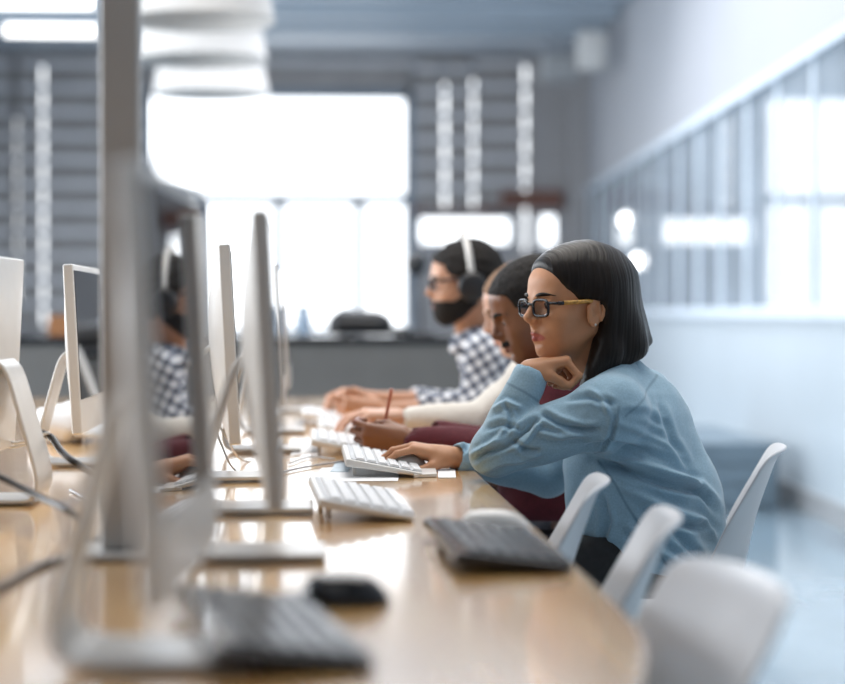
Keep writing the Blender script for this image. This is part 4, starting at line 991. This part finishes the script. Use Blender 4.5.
# desk lamp with a round black head
lp = cpos(422, .3); dl = empty('desk_lamp', lp, 0, 'desk lamp with a round black head standing on the counter before the bearded man', 'lamp')
MB().lathe([(.01,0),(.07,.0),(.07,.012),(.012,.018)], 24).build('base', M['black'], dl, True)
hz = P(416, 264, CY+.3).z-ct; hx = P(416, 264, CY+.3).x-lp[0]
MB().tube([(0,0,.015), (-.01,0,hz*.5), (hx,0,hz-.04)], .007, 10).build('stem', M['black'], dl, True)
MB().lathe([(.004,-.055),(.03,-.05),(.05,-.025),(.055,0),(.05,.028),(.03,.05),(.004,.056)], 24).build('lamp_head', M['black'], dl, True, loc=(hx, 0, hz))
# ================================================================ blinds on the back wall
def blind(x0, x1, z0, z1, label):
    root = empty('window_blind', ((x0+x1)/2, YB-.06, z0), 0, label, 'blind', 'slatted blinds on the back wall'); W_ = (x1-x0)/2; mb = MB(); H = z1-z0; pitch = .272; k = 0
    while k*pitch < H-.03:
        z = k*pitch; h = min(pitch*.94, H-z); a = .045
        mb.add([(-W_,-a,z),(W_,-a,z),(W_,.0,z+h),(-W_,.0,z+h),(-W_,-a+.012,z),(W_,-a+.012,z),(W_,.012,z+h),(-W_,.012,z+h)], [(0,1,2,3),(7,6,5,4),(0,4,5,1),(3,2,6,7),(1,5,6,2),(0,3,7,4)])
        k += 1
    mb.build('slats', M['blind'], root)
    r2 = MB(); 
    for k in range(1, int(H/pitch)+1): MB().box((-W_-.0745, -.055, k*pitch-.04), (W_+.0745, -.047, k*pitch+.03)).build('rail', M['blindrail'], root)
    return root
M['blindrail'] = mat('blind_rail', (0.62, 0.63, 0.66), 0.3, noise=(3, .1))
e_ = .075
for a, b, zlo, zhi, lb in [(zx(-30), zx(17)-.04, .9, 4.03, 'grey slatted blind section farthest to the left, beyond the first thin line of light'),
                         (zx(17)+.04, zx(43)-e_, .9, 4.03, 'narrow grey slatted blind section between the two lines of light on the left'),
                         (zx(43)+e_, zx(137), .9, 4.03, 'grey slatted blind section between the left line of light and the bright window'),
                         (zx(148), zx(409), zz(87), 4.03, 'blue grey slatted blind drawn up above the large bright window'),
                         (zx(419), zx(445)-e_, zz(211), 4.03, 'narrow grey slatted blind section right beside the large bright window'),
                         (zx(445)+e_, zx(473.5)-e_, zz(211), 4.03, 'narrow grey slatted blind section between the two bright lines of light above the headphones'),
                         (zx(473.5)+e_, zx(525.5)-e_, zz(205), 4.03, 'grey slatted blind section above the dark hair of the man in maroon')]:
    blind(a, b, zlo, zhi, lb)
# ================================================================ pendant lamps
pd0 = None
for i, (px, py, Y) in enumerate([(197, 22, 8.9), (200, 60, 10.3), (211, 90, 11.9)]):
    b = P(px, py, Y)
    if pd0 is None:
        pd0 = root = empty('pendant_lamp', (0, 0, 0)); H = .27; R0, R1 = .345, .30
        mb = MB(); n = 48; pr = [(R0-.006,0),(R0,.0),(R0+.003,.012),(R0-.004,.02),(R1,H-.02),(R1+.004,H-.01),(R1,H),(R1-.006,H),(R1-.008,H-.03),(R0-.010,.02)]
        vs = [(r_*math.cos(2*PI*k/n), r_*math.sin(2*PI*k/n), z) for r_, z in pr for k in range(n)]
        fs = [(q*n+k, q*n+(k+1)%n, ((q+1)%len(pr))*n+(k+1)%n, ((q+1)%len(pr))*n+k) for q in range(len(pr)) for k in range(n)]
        mb.add(vs, fs).build('lamp_shade', M['lampw'], root, True)
        MB().lathe([(.001,-.045),(.02,-.04),(.035,-.015),(.03,.02),(.015,.05),(.012,.08),(.001,.08)], 20).build('bulb', M['lampsoft'] if 'lampsoft' in M else M.setdefault('lampsoft', mat('bulb_glow', (1,1,1), .4, emis=(1,.95,.88), est=.8)), root, True, loc=(0,0,.10))
        MB().lathe([(.005,.0),(R1-.01,.0),(R1-.01,.004),(.005,.006)], 32).build('diffuser', M['lampw'], root, True, loc=(0,0,H-.012))
        MB().tube([(0,0,H-.01), (0,0,ZC-b.z-.001)], .005, 8).build('cord', M['cable_w'], root, True); o = root; b0 = b.z
    else:
        o = copy_tree(pd0)
    o.location = (b.x, Y, b0)
    tag(o, ['topmost and nearest of the three white drum pendant lamps', 'middle one of the three white drum pendant lamps', 'lowest and farthest of the three white drum pendant lamps, against the window'][i], 'lamp', 'white drum pendant lamps')
# ceiling strip lights, glowing domes for reflected lights and the boxes near the corner
def strip(x0, x1, py, Y, label):
    a, b = P(x0, py, Y), P(x1, py, Y); root = empty('ceiling_light', ((a.x+b.x)/2, Y, a.z), 0, label, 'lamp', 'strip lights near the ceiling'); h = (b.x-a.x)/2
    MB().box((-h,-.05,-.055), (h,.05,.035)).build('tube_cover', M['lampglow'], root, bevel=.02, seg=3); MB().box((-h,-.07,.0355), (h,.07,.07)).build('housing', M['frame'], root)
    MB().tube([(-h*.7,0,.07),(-h*.7,0,ZC-a.z-.001)], .006, 6).build('rod', M['frame'], root); MB().tube([(h*.7,0,.07),(h*.7,0,ZC-a.z-.001)], .006, 6).build('rod', M['frame'], root)
strip(5, 98, 29, 18.3, 'glowing white strip light hanging in front of the grey blinds on the left')
strip(-20, 95, 0, 16.6, 'glowing strip light cut by the upper border of the picture, above the other one')
def rglow(px, py, r, label):  # glowing dome on the glass, standing in for a reflected light
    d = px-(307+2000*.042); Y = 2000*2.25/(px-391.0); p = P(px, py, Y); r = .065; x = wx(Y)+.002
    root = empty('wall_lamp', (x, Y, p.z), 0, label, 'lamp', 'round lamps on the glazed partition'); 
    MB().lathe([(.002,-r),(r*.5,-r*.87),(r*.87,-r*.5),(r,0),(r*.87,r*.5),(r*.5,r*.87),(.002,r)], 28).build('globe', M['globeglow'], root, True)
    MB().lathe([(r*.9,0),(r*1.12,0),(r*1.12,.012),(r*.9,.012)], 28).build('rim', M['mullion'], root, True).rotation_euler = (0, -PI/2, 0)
rglow(629, 220, .07, 'upper glowing round lamp on the glazed partition beyond the dark hair'); rglow(641, 261, .055, 'lower glowing round lamp on the glazed partition, right above the dark hair')
def cornerbox(name, x0, y0, x1, y1, Y, m, label, cat, d=.3):
    a, b = P(x0, y1, Y), P(x1, y0, Y); root = empty(name, ((a.x+b.x)/2, Y, a.z), 0, label, cat); w_ = (b.x-a.x)/2; h = b.z-a.z
    MB().box((-w_,0,0), (w_,d,h)).build('housing', m, root, bevel=.04, seg=3); MB().box((-w_*.7,-.012,h*.15), (w_*.7,.0,h*.8)).build('front_grille', m, root, bevel=.004)
    if Y+d < YB-.4: MB().tube([(0,d*.5,h), (0,d*.5,ZC-a.z-.001)], .02, 8).build('bracket', M['frame'], root)
    else: MB().box((-w_*.3,d,h*.3),(w_*.3,YB-Y-.001,h*.7)).build('bracket', M['frame'], root)
cornerbox('loudspeaker', 580, 30, 607, 68, 19.2, M['white_pl'], 'pale rounded loudspeaker high up near the far corner of the room', 'speaker')
cornerbox('air_conditioner', 543, 52, 580, 80, 20.2, M['greybox'], 'grey air conditioner high on the back wall beside the loudspeaker', 'air conditioner')
# low cabinet by the right wall
p0 = P(792, 513, 10.75); lc = empty('low_cabinet', (2.2, 11.6, 0), 0, 'low grey cabinet on the floor along the pale wall behind the woman in denim', 'cabinet')
hC = P(760, 443, 10.75).z
MB().box((-.25,-.85,0), (.36,.85,hC)).build('cabinet_body', M['cabgrey'] if 'cabgrey' in M else M.setdefault('cabgrey', mat('cabinet_laminate', (.18,.24,.29), .4, noise=(4,.15))), lc, bevel=.005)
for k in range(3): MB().box((-.24,-.865,.03+k*hC*.31), (.34,-.851,.03+k*hC*.31+hC*.28)).build('drawer', M['cabgrey'], lc, bevel=.003)
# white crumpled bag and box on the far side of the table
F = Field((-.13,-.09,0), (.13,.09,.13), .006); F.ell((0,0,.045), (.085,.06,.05)); F.ell((.03,.0,.06), (.05,.05,.04)); F.cut_plane((0,0,.002), (0,0,-1)); F.noise(.006, [(80,1),(150,.5)], 4); V, Fc = F.surf()
q = P(62, 410, 5.1); o = link('paper_bag', np_mesh('bag', V, Fc, (0,0,0)), M['paper'], None, True, (q.x, 5.1, ZT_)); tag(o, 'crumpled white bag on the table behind the bent computer stand', 'bag')
# ================================================================ pencil
pa, pb = P(384, 428, 4.62), P(391.5, 389, 4.60); d = (pb-pa); o = MB().tube([(0,0,0), d*.10, d*.12, d], [.0012, .0040, .0042, .0042], 6).build('pencil', M['pencil'], None, loc=pa); tag(o, 'reddish brown pencil held upright by the man in maroon', 'pencil')
